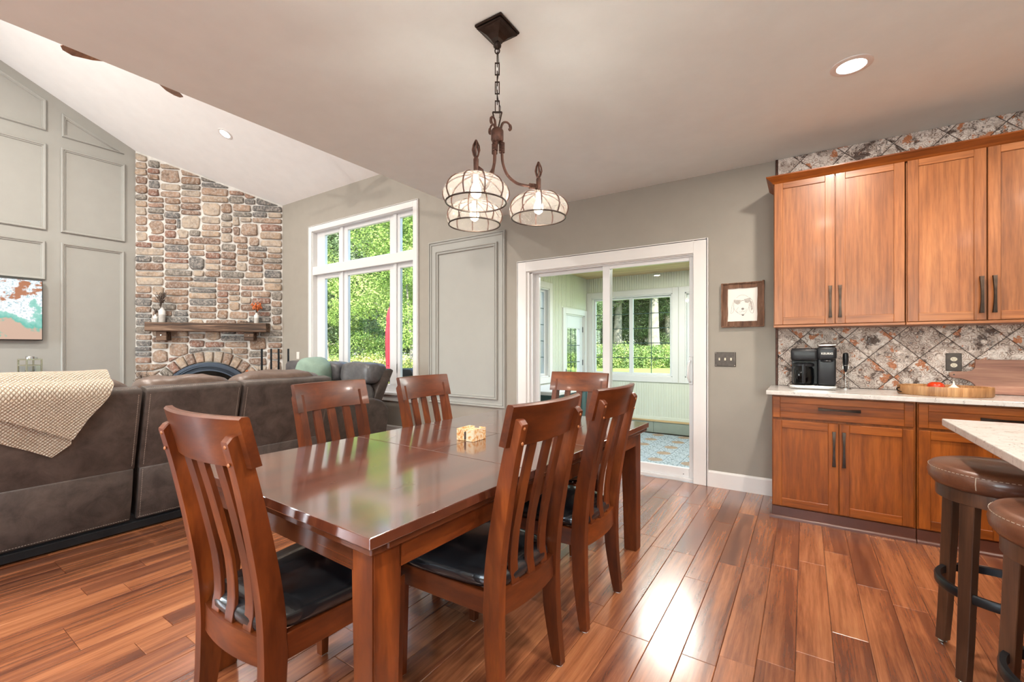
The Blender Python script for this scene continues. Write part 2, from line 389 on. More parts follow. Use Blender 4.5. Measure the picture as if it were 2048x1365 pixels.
def m_leaf(name, c1, c2, c3):
    m = bpy.data.materials.new(name); m.use_nodes = True; nt = m.node_tree
    for n in list(nt.nodes): nt.nodes.remove(n)
    o = N(nt, 'ShaderNodeOutputMaterial'); d = N(nt, 'ShaderNodeBsdfDiffuse'); t = N(nt, 'ShaderNodeBsdfTranslucent')
    v = coords(nt, (1,1,1), rnd=9.0); f = nz(nt, v, 0.9, 6, 0.75)
    r = ramp(nt, [(0.35,c1),(0.5,c2),(0.68,c3)]); L(nt, f, r.inputs[0])
    L(nt, r.outputs[0], d.inputs[0]); L(nt, r.outputs[0], t.inputs[0])
    mx = N(nt, 'ShaderNodeMixShader'); mx.inputs[0].default_value = 0.22
    L(nt, d.outputs[0], mx.inputs[1]); L(nt, t.outputs[0], mx.inputs[2]); L(nt, mx.outputs[0], o.inputs[0]); M[name] = m
m_leaf('tree_leaves', (0.035,0.07,0.025), (0.13,0.19,0.08), (0.37,0.42,0.27))
m_leaf('yellow_green_leaves', (0.10,0.18,0.04), (0.25,0.35,0.09), (0.46,0.52,0.20))
m_leaf('bush_leaves', (0.12,0.22,0.06), (0.28,0.38,0.13), (0.55,0.56,0.18))
m_leaf('meadow_leaves', (0.22,0.32,0.08), (0.48,0.48,0.16), (0.72,0.55,0.26))
def m_suntile(name, ros):
    m, nt, b = newmat(name)
    v = coords(nt); ln = N(nt, 'ShaderNodeVectorMath', operation='LENGTH'); L(nt, v, ln.inputs[0])
    f = nz(nt, v, 24, 4, 0.65)
    r = ramp(nt, [(0.38,(0.05,0.08,0.09)),(0.47,(0.28,0.34,0.38)),(0.54,(0.55,0.60,0.64)),(0.62,(0.10,0.18,0.27))]); L(nt, f, r.inputs[0])
    c = r.outputs[0]
    if ros:
        rr = ramp(nt, [(0.0,(1,1,1)),(0.085,(1,1,1)),(0.10,(0,0,0))]); L(nt, ln.outputs['Value'], rr.inputs[0])
        g = nz(nt, v, 60, 3, 0.6); rg = ramp(nt, [(0.4,(0.22,0.13,0.08)),(0.6,(0.42,0.29,0.19))]); L(nt, g, rg.inputs[0])
        c = mixc(nt, rr.outputs[0], c, rg.outputs[0])
    L(nt, c, b.inputs['Base Color']); b.inputs['Roughness'].default_value = 0.35
    M[name] = m
m_suntile('patterned_tile', False); m_suntile('rosette_tile', True)
def m_marble():
    m, nt, b = newmat('onyx')
    v = coords(nt); f = nz(nt, v, 22, 6, 0.65, 2.5)
    r = ramp(nt, [(0.35,(0.50,0.16,0.04)),(0.45,(0.70,0.42,0.18)),(0.55,(0.78,0.66,0.47)),(0.7,(0.75,0.64,0.50))]); L(nt, f, r.inputs[0])
    L(nt, r.outputs[0], b.inputs['Base Color']); b.inputs['Roughness'].default_value = 0.25; M['onyx'] = m
m_marble()
def m_board():
    m, nt, b = newmat('board_wood')
    v = coords(nt, (1.2,1,22)); f = nz(nt, v, 1.2, 6, 0.6, 0.3)
    r = ramp(nt, [(0.34,(0.17,0.070,0.045)),(0.48,(0.28,0.125,0.080)),(0.58,(0.36,0.18,0.115)),(0.68,(0.58,0.37,0.22))]); L(nt, f, r.inputs[0])
    L(nt, r.outputs[0], b.inputs['Base Color']); b.inputs['Roughness'].default_value = 0.5; M['board_wood'] = m
m_board()

# ------------------------------------------------------------------ mesh helpers
class MB:
    def __init__(s): s.b = bmesh.new()
    def _new(s, before): return [v for v in s.b.verts if v.index == -1]
    def box(s, x0,x1,y0,y1,z0,z1, bev=0.0, seg=1, mat=None):
        vs = [s.b.verts.new((x,y,z)) for x in (x0,x1) for y in (y0,y1) for z in (z0,z1)]
        fs = [s.b.faces.new([vs[i] for i in f]) for f in ((0,1,3,2),(4,6,7,5),(0,4,5,1),(2,3,7,6),(0,2,6,4),(1,5,7,3))]
        if mat is not None: bmesh.ops.transform(s.b, matrix=mat, verts=vs)
        if bev:
            es = {e for f in fs for e in f.edges}
            bmesh.ops.bevel(s.b, geom=list(es), offset=bev, segments=seg, profile=0.5, affect='EDGES', clamp_overlap=True)
        return s
    def poly(s, pts): return s.b.faces.new([s.b.verts.new(p) for p in pts])
    def rings(s, rings, closed=True, cap=True, loop=False):
        R = [[s.b.verts.new(p) for p in r] for r in rings]
        n = len(R[0]); fs = []
        last = len(R) if loop else len(R)-1
        for i in range(last):
            a, c = R[i], R[(i+1) % len(R)]
            for j in range(n if closed else n-1):
                k = (j+1) % n
                try: fs.append(s.b.faces.new((a[j], a[k], c[k], c[j])))
                except ValueError: pass
        if cap and not loop and closed:
            fs.append(s.b.faces.new(list(reversed(R[0])))); fs.append(s.b.faces.new(R[-1]))
        return fs
    def prism(s, pts, d, bev=0.0, seg=1):
        d = Vector(d); a = [Vector(p) for p in pts]
        fs = s.rings([a, [p+d for p in a]])
        if bev:
            es = {e for f in fs for e in f.edges}
            bmesh.ops.bevel(s.b, geom=list(es), offset=bev, segments=seg, profile=0.5, affect='EDGES', clamp_overlap=True)
        return s
    def lathe(s, prof, n=24, c=(0,0,0), axis='z', cap=True):
        rs = []
        for r, z in prof:
            ring = []
            for k in range(n):
                a = 2*PI*k/n; p = (r*math.cos(a), r*math.sin(a), z)
                if axis == 'x': p = (p[2], p[0], p[1])
                elif axis == 'y': p = (p[1], p[2], p[0])
                ring.append((p[0]+c[0], p[1]+c[1], p[2]+c[2]))
            rs.append(ring)
        s.rings(rs, cap=cap); return s
    def tube(s, path, r, n=8, loop=False, flat=1.0):
        P = [Vector(p) for p in path]; m = len(P); rs = []
        rad = r if isinstance(r, (list,tuple)) else [r]*m
        up = None
        for i in range(m):
            if loop: t = (P[(i+1) % m]-P[i-1]).normalized()
            else: t = (P[min(i+1,m-1)]-P[max(i-1,0)]).normalized()
            if up is None: up = Vector((0,0,1)) if abs(t.z) < 0.9 else Vector((1,0,0))
            a = t.cross(up).normalized(); bb = a.cross(t).normalized(); up = bb
            rs.append([P[i]+a*math.cos(2*PI*k/n+PI/n)*rad[i]+bb*math.sin(2*PI*k/n+PI/n)*rad[i]*flat for k in range(n)])
        s.rings(rs, loop=loop); return s
    def ball(s, c, r, n=10, sc=(1,1,1)):
        g = bmesh.ops.create_uvsphere(s.b, u_segments=n, v_segments=max(4, n*2//3), radius=1)
        for v in g['verts']: v.co = Vector((v.co.x*r*sc[0]+c[0], v.co.y*r*sc[1]+c[1], v.co.z*r*sc[2]+c[2]))
        return s
    def puff(s, x0,x1,y0,y1,z0,z1, e=4.0, n=8, wr=0.0, seed=0, tilt=None):
        before = set(s.b.verts)
        g = bmesh.ops.create_cube(s.b, size=2.0)
        vs = g['verts']; es = list({e_ for v in vs for e_ in v.link_edges})
        bmesh.ops.subdivide_edges(s.b, edges=es, cuts=n, use_grid_fill=True)
        allv = [v for v in s.b.verts if v not in before]
        cx,cy,cz = (x0+x1)/2,(y0+y1)/2,(z0+z1)/2; hx,hy,hz = (x1-x0)/2,(y1-y0)/2,(z1-z0)/2
        for v in allv:
            p = v.co; q = (abs(p.x)**e+abs(p.y)**e+abs(p.z)**e)**(1/e); d = p/q
            co = Vector((d.x*hx, d.y*hy, d.z*hz))
            if wr:
                w = mnoise.noise(Vector((co.x*6+seed, co.y*14, co.z*6)))*wr
                co += d.normalized()*w
            v.co = co+Vector((cx,cy,cz))
        if tilt is not None: bmesh.ops.transform(s.b, matrix=tilt, verts=allv)
        return s
    def obj(s, name, mat, parent=None, smooth=False, loc=None, ang=None):
        bmesh.ops.recalc_face_normals(s.b, faces=s.b.faces[:])
        me = bpy.data.meshes.new(name); s.b.to_mesh(me); s.b.free()
        if isinstance(mat, str): mat = M[mat]
        me.materials.append(mat)
        if smooth:
            if ang is None: ang = 0.7
            for p in me.polygons: p.use_smooth = True
            me.set_sharp_from_angle(angle=ang)
        o = bpy.data.objects.new(name, me); COL.objects.link(o)
        if parent is not None: o.parent = parent
        if loc is not None: o.location = loc
        return o
def tag(o, label=None, cat=None, group=None, kind=None):
    if label: o['label'] = label
    if cat: o['category'] = cat
    if group: o['group'] = group
    if kind: o['kind'] = kind
    return o
def thing(name, label, cat, loc=(0,0,0), rz=0.0, group=None):
    o = bpy.data.objects.new(name, None); COL.objects.link(o)
    o.location = loc; o.rotation_euler = (0,0,rz); o.empty_display_size = 0.1
    return tag(o, label, cat, group)
def struct(o): o['kind'] = 'structure'; return o
def copy_tree(o, parent=None):
    c = o.copy(); COL.objects.link(c)
    c.parent = parent
    for ch in list(o.children): copy_tree(ch, c)
    return c
def boxo(name, mat, parent, *a, **k): return MB().box(*a, **k).obj(name, mat, parent)
# ================================================================== STRUCTURE
WY = 4.22; CH = 2.755; XS = -3.135; XL = -9.16; DS = 1.5745
XW = -7.586; ZG = 3.695; KV = 0.4795; XR = 3.4; YR = -3.1
YM = (WY+YR)/2
def vault_z(y): return ZG+KV*(WY-y) if y > YM else ZG+KV*(y-YR)
ZRIDGE = vault_z(YM)
s2 = math.sqrt(0.5)

# --- main floor: bamboo planks, each its own piece
PW = 0.1266; PX0 = -0.284; PL = 0.907
floor = struct(MB().box(XL-0.1,XR,YR,WY+0.0,-0.12,-0.013).obj('floor', 'grout_dark'))
rf = random.Random(3)
plank_meshes = {}
def plank_mesh(l):
    k = round(l,3)
    if k not in plank_meshes:
        b = MB().box(0.0006,PW-0.0006,0.0006,l-0.0006,-0.012,0.0,0.0018,1)
        o = b.obj('plank','bamboo_floor'); plank_meshes[k] = o.data; bpy.data.objects.remove(o)
    return plank_meshes[k]
rest = MB()
lit_cols = 0
kmin = int((XL-PX0)/PW)-1; kmax = int((XR-PX0)/PW)
np_ = 0
for k in range(kmin, kmax):
    x = PX0+k*PW
    off = rf.choice([0.0,0.3,0.6,0.15,0.45,0.75])*PL + (0.0 if k else 0)
    if k == 0: off = (1.916-YR) % PL
    y = YR-PL+off
    while y < WY:
        y0 = max(y, YR); y1 = min(y+PL, WY)
        if y1-y0 > 0.02:
            if -3.95 < x < 1.45 and y1 > 0.35 and x+y*1.6 > -4.2 and x < 0.28*y1+0.62:
                l = y1-y0
                o = bpy.data.objects.new('plank', plank_mesh(l)); COL.objects.link(o); o.parent = floor; o.location = (x,y0,0); np_ += 1
            else:
                rest.box(x+0.0006,x+PW-0.0006,y0+0.0006,y1-0.0006,-0.012,0.0)
        y += PL
ro = rest.obj('plank_rest','bamboo_floor', floor); ro['kind'] = 'stuff'

# --- dining ceiling, soffit wall, vault
ceiling = struct(MB().box(XS,XR,YR,WY+0.15,CH,CH+0.12).obj('ceiling','ceiling_paint'))
b = MB()
b.rings([[(XS,YR,CH),(XS,WY,CH),(XS,WY,ZG+0.1),(XS,YM,ZRIDGE+0.1),(XS,YR,ZG+0.1)],[(XS+0.1,YR,CH+0.02),(XS+0.1,WY,CH+0.02),(XS+0.1,WY,ZG+0.1),(XS+0.1,YM,ZRIDGE+0.1),(XS+0.1,YR,ZG+0.1)]])
struct(b.obj('wall_soffit','greige_paint'))
b = MB()
for x0,x1 in ((XL-0.15,XS+0.1),):
    b.rings([[(x,WY+0.15,vault_z(WY)-KV*0.15),(x,YM,ZRIDGE),(x,YR-0.15,ZG-KV*0.15),(x,YR-0.15,ZG+0.15),(x,YM,ZRIDGE+0.18),(x,WY+0.15,ZG+0.15)] for x in (x0,x1)])
struct(b.obj('ceiling_vault','vault_paint'))
# roof above the flat dining ceiling keeps the sun off it
struct(MB().box(XS,XR+0.3,YR-0.4,WY+0.4,3.4,3.5).obj('roof','dark_room'))

# --- wall_back: the long wall with window, panel, sliding door and kitchen
def wall_pieces(b, y0, y1, x0, x1, z0, z1, holes):
    xs = sorted({x0,x1,*[h[0] for h in holes],*[h[1] for h in holes]})
    for a, c in zip(xs, xs[1:]):
        hs = [h for h in holes if h[0] <= a+1e-6 and h[1] >= c-1e-6]
        zz = z0
        for h in sorted(hs, key=lambda h: h[2]):
            if h[2] > zz: b.box(a,c,y0,y1,zz,h[2])
            zz = h[3]
        if zz < z1: b.box(a,c,y0,y1,zz,z1)
WIN = (-6.69,-4.37,0.58,3.11); DOOR = (-2.57,-0.79,0.0,2.08)
b = MB()
wall_pieces(b, WY, WY+0.15, XL, XS, 0, ZG+0.02, [WIN])
wall_pieces(b, WY, WY+0.15, XS, XR, 0, CH+0.01, [DOOR])
wall_back = struct(b.obj('wall_back','greige_paint'))
# left panelled wall, rear wall, right wall
b = MB()
b.rings([[(XL-t,y,z) for y,z in ((YR,0),(WY-DS+0.02,0),(WY-DS+0.02,vault_z(WY-DS)),(YM,ZRIDGE),(YR,ZG))] for t in (0,0.12)])
wall_left = struct(b.obj('wall_left','grey_panel_paint'))
RW = [(-8.95,-6.95,0.6,2.6),(-2.0,-0.2,0.6,2.4),(0.3,2.1,0.6,2.4)]
b = MB()
b.rings([[(x,YR-t,z) for x,z in ((XL,2.755),(XS,2.755),(XS,5.4),(XL,5.4))] for t in (0,0.12)])
wall_pieces(b, YR-0.12, YR, XL, XR, 0, 2.76, RW)
struct(b.obj('wall_rear','greige_paint'))
struct(MB().box(XR,XR+0.12,YR,WY+0.1,0,2.76).obj('wall_right','greige_paint'))
for i,(a,c,z0,z1) in enumerate(RW):
    w = MB()
    for q in ((a,c,z0,z0+0.07),(a,c,z1-0.07,z1),(a,a+0.07,z0,z1),(c-0.07,c,z0,z1),((a+c)/2-0.03,(a+c)/2+0.03,z0,z1)): w.box(q[0],q[1],YR-0.1,YR+0.01,q[2],q[3])
    wo_ = struct(w.obj('window_%d' % (6+i),'vinyl_white'))
    MB().box(a+0.05,c-0.05,YR-0.06,YR-0.055,z0+0.05,z1-0.05).obj('pane','window_glass',wo_)

# --- moulding helper: a profile swept round a polygon lying on a plane
def frame_sweep(b, pts, ax, ay, nrm, prof):
    """pts: 2D polygon (ccw) in plane axes ax, ay from origin; prof: list of (inward, out) pairs"""
    P = [Vector((p[0],p[1])) for p in pts]; n = len(P); offs = []
    for i in range(n):
        a = (P[i]-P[i-1]).normalized(); c = (P[(i+1)%n]-P[i]).normalized()
        na = Vector((-a.y,a.x)); nc = Vector((-c.y,c.x)); m = (na+nc); m = m/ max(0.2, m.dot(na))
        offs.append(m)
    rs = []
    for i in range(n):
        rs.append([tuple(Vector(ax)*(P[i].x+offs[i].x*u)+Vector(ay)*(P[i].y+offs[i].y*u)+Vector(nrm)*w) for u, w in prof])
    b.rings(rs, loop=True)
def shift(b, v):
    bmesh.ops.translate(b.b, vec=Vector(v), verts=b.b.verts[:])
PROF = [(0,0),(0,0.012),(0.006,0.020),(0.014,0.020),(0.018,0.011),(0.026,0.011),(0.030,0.016),(0.040,0.014),(0.044,0.0)]
PROF_S = [(0,0),(0,0.014),(0.008,0.022),(0.02,0.020),(0.028,0.010),(0.036,0.010),(0.04,0.0)]
def left_mold(pts):
    # plane x = XL, axes y (right in view) and z; normal +x
    b = MB(); frame_sweep(b, pts, (0,1,0), (0,0,1), (1,0,0), [(u*1.25, w*1.4) for u,w in PROF_S]); shift(b, (XL+0.0005,0,0))
    return b.obj('molding','grey_panel_paint', wall_left)
rect = lambda y0,y1,z0,z1: [(y0,z0),(y1,z0),(y1,z1),(y0,z1)]
sl = lambda y, d: ZG+KV*(WY-y)-d
for y0,y1,z0,z1 in ((0.65,1.62,2.92,4.17),(1.77,2.51,2.925,4.18),(0.65,1.61,2.2,2.76),(1.77,2.50,0.35,2.775),(-0.47,0.5,2.92,4.17),(-0.47,0.5,2.2,2.76),(-0.47,0.5,0.35,1.1)):
    left_mold(rect(y0,y1,z0,z1))
left_mold([(0.65,4.36),(1.62,4.36),(1.62,sl(1.62,0.14)),(0.65,sl(0.65,0.14))])
left_mold([(1.78,4.34),(2.50,4.34),(1.78,sl(1.78,0.18))])
left_mold([(-0.47,4.36),(0.5,4.36),(0.5,sl(0.56,0.14)),(0.5,sl(0.56,0.14)-0.01),(-0.47,sl(0.56,0.14)-0.01)][:2]+[(0.5,5.2),(-0.47,5.2)])
MB().box(XL,XL+0.015,YR,WY-DS,0,0.14,0.003).obj('trim_1','grey_panel_paint',wall_left)

# --- wall panel between window and door (children of wall_back)
def back_mold(x0,x1,z0,z1,prof,name='molding',mat='greige_paint',out=0.0):
    b = MB(); frame_sweep(b, [(x0,z0),(x0,z1),(x1,z1),(x1,z0)][::1], (1,0,0), (0,0,1), (0,-1,0), [(-u,w) for u,w in prof]); shift(b, (0,WY-0.0005-out,0))
    return b.obj(name, mat, wall_back)
MB().box(-4.05,-2.90,WY-0.012,WY,0.54,2.56,0.002).obj('panel_board','grey_panel_paint',wall_back)
back_mold(-4.079,-2.876,0.515,2.582,[(u*1.15,w*1.5) for u,w in PROF],mat='grey_panel_paint')
back_mold(-3.956,-2.983,0.61,2.455,[(u*1.1,w*1.3) for u,w in PROF],mat='grey_panel_paint',out=0.012)

# --- baseboards
def baseboard(name, x0,x1): return struct(MB().prism([(x0,WY,0),(x0,WY-0.016,0),(x0,WY-0.016,0.125),(x0,WY-0.008,0.14),(x0,WY,0.14)],(x1-x0,0,0)).obj(name,'white_trim'))
baseboard('baseboard_right',-0.718,-0.21); baseboard('baseboard_back',-4.2,-2.71); baseboard('baseboard_left',XW,-4.2)

# --- casings (door_1 and window_1)
def casing(b, x0,x1,z0,z1,w,sides='tblr',t=0.022):
    # flat board casing with a small back band
    def bd(a,c,e,f): b.box(a,c,WY-t,WY+0.001,e,f,0.003)
    if 'l' in sides: bd(x0,x0+w,z0,z1); bd(x0-0.006,x0+0.012,z0,z1+0.006) 
    if 'r' in sides: bd(x1-w,x1,z0,z1); bd(x1-0.012,x1+0.006,z0,z1+0.006)
    if 't' in sides: bd(x0+w,x1-w,z1-w,z1); bd(x0,x1,z1-0.012,z1+0.006)
    if 'b' in sides: bd(x0+w,x1-w,z0,z0+w)
b = MB(); casing(b,-2.71,-0.716,0.0,2.186,0.125 if False else 0.118,'tlr')
# jamb lining
b.box(-2.60,-2.560,WY-0.004,WY+0.154,0,2.10); b.box(-0.805,-0.765,WY-0.004,WY+0.154,0,2.10); b.box(-2.57,-0.79,WY-0.004,WY+0.154,2.06,2.10)
door_1 = struct(b.obj('door_1','white_trim'))
b = MB()   # fixed outer frame and track of the slider
b.box(-2.565,-2.53,WY+0.02,WY+0.14,0.0,2.06,0.002); b.box(-0.83,-0.80,WY+0.02,WY+0.14,0.0,2.06,0.002)
b.box(-2.565,-0.80,WY+0.02,WY+0.14,2.048,2.075,0.002); b.box(-2.565,-0.80,WY+0.01,WY+0.15,0.0,0.03,0.002); b.box(-2.5,-0.85,WY+0.055,WY+0.065,0.03,0.045)
b.obj('door_frame','vinyl_white',door_1)
def slider_panel(nm, x0,x1,y, top=2.052, st=0.06, bot=0.085, right=None):
    b = MB(); z0 = 0.03; rr = right or st
    b.box(x0,x0+st,y,y+0.035,z0,top,0.003); b.box(x1-rr,x1,y,y+0.035,z0,top,0.003)
    b.box(x0+st,x1-rr,y,y+0.035,z0,z0+bot,0.003); b.box(x0+st,x1-rr,y,y+0.035,top-0.038,top,0.003)
    o = b.obj(nm,'vinyl_white',door_1)
    MB().box(x0+st-0.005,x1-rr+0.005,y+0.015,y+0.02,z0+bot-0.005,top-0.034).obj('pane','window_glass',o)
    return o
slider_panel('fixed_panel',-2.535,-1.64,WY+0.085,st=0.05)
sp = slider_panel('sliding_panel',-1.715,-0.83,WY+0.04,st=0.075,right=0.05)
b = MB(); b.box(-0.882,-0.845,WY+0.028,WY+0.04,0.885,1.14,0.004)
b.tube([(-0.868,WY+0.03,1.10),(-0.872,WY+0.0,1.09),(-0.878,WY-0.015,1.05),(-0.88,WY-0.018,1.0),(-0.878,WY-0.015,0.95),(-0.872,WY+0.0,0.92),(-0.868,WY+0.03,0.91)],0.009,8)
b.obj('door_handle','vinyl_white',sp,smooth=True)
MB().lathe([(0.004,0),(0.004,0.003)],8,( -0.93,WY+0.037,0.06),'y').obj('lock_hole','black_plastic',sp)

# window_1 with transom, six panes
b = MB(); casing(b,-6.782,-4.28,0.52,3.195,0.09,'tlr')
b.box(-6.83,-4.23,WY-0.05,WY+0.06,0.565,0.60,0.005)      # stool
b.box(-6.78,-4.28,WY-0.02,WY+0.001,0.48,0.565,0.003)     # apron
b.box(-6.70,-6.678,WY-0.003,WY+0.153,0.58,3.12); b.box(-4.382,-4.36,WY-0.003,WY+0.153,0.58,3.12); b.box(-6.7,-4.36,WY-0.003,WY+0.153,3.098,3.12); b.box(-6.7,-4.36,WY-0.003,WY+0.153,0.57,0.592)
b.box(-6.69,-4.37,WY-0.004,WY+0.09,2.40,2.535,0.002)   # board between the window and its transom
window_1 = struct(b.obj('window_1','white_trim'))
def sash(x0,x1,z0,z1, g):
    b = MB(); y = WY+0.07
    gx0,gx1,gz0,gz1 = g
    for q in ((x0,gx0,z0,z1),(gx1,x1,z0,z1),(gx0,gx1,z0,gz0),(gx0,gx1,gz1,z1)): b.box(q[0],q[1],y,y+0.05,q[2],q[3],0.004)
    o = b.obj('sash','vinyl_white',window_1)
    MB().box(gx0-0.004,gx1+0.004,y+0.022,y+0.028,gz0-0.004,gz1+0.004).obj('pane','window_glass',o)
for z0,z1,gz0,gz1 in ((2.535,3.10,2.565,3.04),(0.59,2.40,0.70,2.335)):
    for x0,x1,g0,g1 in ((-6.68,-6.0,-6.465,-6.10),(-5.99,-4.80,-5.875,-4.925),(-4.79,-4.38,-4.715,-4.435)):
        sash(x0,x1,z0,z1,(g0,g1,gz0,gz1))
for x in (-5.995,-4.795):
    for z0,z1 in ((2.535,3.10),(0.59,2.40)):
        MB().box(x-0.03,x+0.03,WY+0.045,WY+0.075,z0,z1,0.004).obj('mullion','vinyl_white',window_1)
for x,z in ((-4.78,0.98),(-4.78,0.92)): pass
MB().box(-4.79,-4.765,WY+0.05,WY+0.07,0.86,1.0,0.004).obj('window_latch','vinyl_white',window_1)

# ------------------------------------------------------------------ corner fireplace wall
fp_o = Vector((XW, WY, 0)); fd = Vector((-s2,-s2,0)); fn = Vector((s2,-s2,0))   # s runs from window wall to left wall
b = MB(); sw = DS/s2
zt0, zt1 = vault_z(WY), vault_z(WY-DS)
pts = [(0,0),(sw,0),(sw,zt1+0.03),(0,zt0+0.03)]
b.rings([[tuple(fp_o+fd*s-fn*t+Vector((0,0,z))) for s,z in pts] for t in (0,0.15)])
wall_fire = struct(b.obj('wall_fireplace','mortar'))
AC = 1.131; AZ = 0.215; AR = 0.76; AR2 = 0.955
def P3(s, z, t): 
    q = fp_o+fd*s+fn*t; return (q.x,q.y,z)
def clip_half(poly, nx, nz_, c):
    out = []
    for i in range(len(poly)):
        p, q = poly[i], poly[(i+1)%len(poly)]
        dp, dq = nx*p[0]+nz_*p[1]-c, nx*q[0]+nz_*q[1]-c
        if dp <= 0: out.append(p)
        if (dp <= 0) != (dq <= 0):
            t = dp/(dp-dq); out.append((p[0]+(q[0]-p[0])*t, p[1]+(q[1]-p[1])*t))
    return out
def area(poly): return abs(sum(poly[i][0]*poly[(i+1)%len(poly)][1]-poly[(i+1)%len(poly)][0]*poly[i][1] for i in range(len(poly))))/2
def stone_poly(b, poly, depth):
    cx = sum(p[0] for p in poly)/len(poly); cz = sum(p[1] for p in poly)/len(poly)
    def rg(k, t): return [P3(cx+(p[0]-cx)*k, cz+(p[1]-cz)*(k if k > 0.9 else k*0.97), t) for p in poly]
    w = max(p[0] for p in poly)-min(p[0] for p in poly)
    b.rings([rg(1.0,-0.004),rg(1.0,depth*0.6),rg(0.96,depth*0.92),rg(0.80,depth)])
rs = random.Random(11)
GX = 37; gw = sw/GX; hmap = [0.0]*GX
stones = []
ZT = zt1+0.05
guard = 0
while min(hmap) < ZT and guard < 3000:
    guard += 1
    m0 = min(hmap); i0 = hmap.index(m0); i1 = i0
    while i1+1 < GX and abs(hmap[i1+1]-m0) < 1e-6: i1 += 1
    gap = i1-i0+1
    n = min(gap, rs.choice([3,4,4,5,5,6,6,7,8]))
    if gap-n in (1,2): n = gap if gap <= 8 else gap-3
    h = rs.choice([0.085,0.1,0.11,0.115,0.125,0.14]) if n > 3 else rs.choice([0.1,0.115,0.135,0.165])
    if rs.random() < 0.07 and n >= 4: h = 0.235; n = min(n,5)
    # snap to neighbours to merge heights
    for nb in (i0-1, i0+n):
        if 0 <= nb < GX and 0.075 < hmap[nb]-m0 < 0.28 and abs(hmap[nb]-m0-h) < 0.02: h = hmap[nb]-m0
    x0, x1 = i0*gw, (i0+n)*gw
    stones.append((x0,x1,m0,m0+h))
    for i in range(i0,i0+n): hmap[i] = m0+h
lowstones = MB(); nst = 0
for x0,x1,z0,z1 in stones:
    j = 0.007; a,c,e,f = x0+j,x1-j,z0+j,z1-j
    w,h = c-a,f-e
    if w < 0.03 or h < 0.03: continue
    r = min(w,h)*0.19; J = lambda k=1.0: rs.uniform(-1,1)*min(w,h)*0.11*k
    sk = rs.uniform(-0.16,0.16)*h if rs.random() < 0.35 else 0
    poly = [(a+r,e+abs(J())),(a+w*0.5,e+abs(J(.4))),(c-r,e+abs(J())),(c-abs(J())-max(sk,0),e+r),(c-abs(J())+0,f-r-abs(J())),(c-r*1.1,f-abs(J())),(a+w*0.5,f-abs(J(.4))),(a+r,f-abs(J())),(a+abs(J())+max(-sk,0),f-r),(a+abs(J()),e+r)]
    # roof line
    k = KV*(1.0)*s2
    poly = clip_half(poly, -k, 1.0, zt0-0.03)
    if len(poly) < 3 or area(poly) < 0.0016: continue
    # arch zone
    mc = Vector(((a+c)/2-AC,(e+f)/2-AZ))
    if any(math.hypot(p[0]-AC,p[1]-AZ) < AR2+0.01 for p in poly):
        poly2 = []
        for p in poly:
            d = math.hypot(p[0]-AC,p[1]-AZ)
            if d < AR2+0.012:
                q = (AR2+0.012)/max(d,1e-3); p = (AC+(p[0]-AC)*q, AZ+(p[1]-AZ)*q)
                if p[0] < a-0.03 or p[0] > c+0.03 or p[1] > f+0.02: p = None
            if p: poly2.append(p)
        poly = poly2
        if len(poly) < 3 or area(poly) < 0.0012 or max(q[1] for q in poly)-min(q[1] for q in poly) < 0.02: continue
    dep = rs.uniform(0.022,0.045)
    if f < 0.66: stone_poly(lowstones, poly, dep); continue
    bb = MB(); stone_poly(bb, poly, dep)
    bb.obj('stone','field_stone',wall_fire,smooth=True,ang=1.2); nst += 1
lo = lowstones.obj('stone_rest','field_stone',wall_fire,smooth=True,ang=1.2); lo['kind'] = 'stuff'
# voussoirs
nv = 19
for i in range(nv):
    a0 = PI*(i+0.06)/nv; a1 = PI*(i+0.94)/nv
    if math.sin((a0+a1)/2)*AR+AZ < 0.35: continue
    ri, ro_ = AR+0.008, AR2-0.004-rs.uniform(0,0.02)
    poly = [(AC+r*math.cos(t), AZ+r*math.sin(t)) for r,t in ((ri,a0),((ri+ro_)/2,a0+0.005),(ro_,a0+0.012),(ro_+0.004,(a0+a1)/2),(ro_,a1-0.012),((ri+ro_)/2,a1-0.005),(ri,a1),(ri,(a0+a1)/2))]
    bb = MB(); stone_poly(bb, poly, rs.uniform(0.045,0.06)); bb.obj('stone','field_stone',wall_fire,smooth=True,ang=1.2)

# --- recessed lights
def can_light(x,y,z,label,nrm=(0,0,-1),r=0.066,power=16,part_of=None,color=(1.0,0.94,0.87)):
    t = thing('recessed_light', label, 'ceiling light', (x,y,z))
    q = Vector(nrm).to_track_quat('-Z','Y'); t.rotation_mode = 'QUATERNION'; t.rotation_quaternion = q
    MB().lathe([(r*1.45,0.001),(r*1.45,-0.004),(r*1.3,-0.007),(r*1.02,-0.006),(r,0.001)],32,cap=False).obj('trim_ring','white_trim',t,smooth=True)
    MB().lathe([(0.001,-0.002),(r,-0.002)],28,cap=False).obj('lens','can_glow',t)
    l = lamp('recessed_light_lamp','AREA',(0,0,-0.012),power,color,r*1.7); l.parent = t
    return t
can_light(0.211,3.023,CH,'round recessed downlight in the flat ceiling above the cherry wall cabinets',power=36,color=(1.0,0.90,0.79))
vn = Vector((0,-KV,-1)).normalized()
can_light(-6.903,3.006,vault_z(3.006),'small recessed downlight in the white sloped ceiling beside the stone fireplace',nrm=vn,power=26)
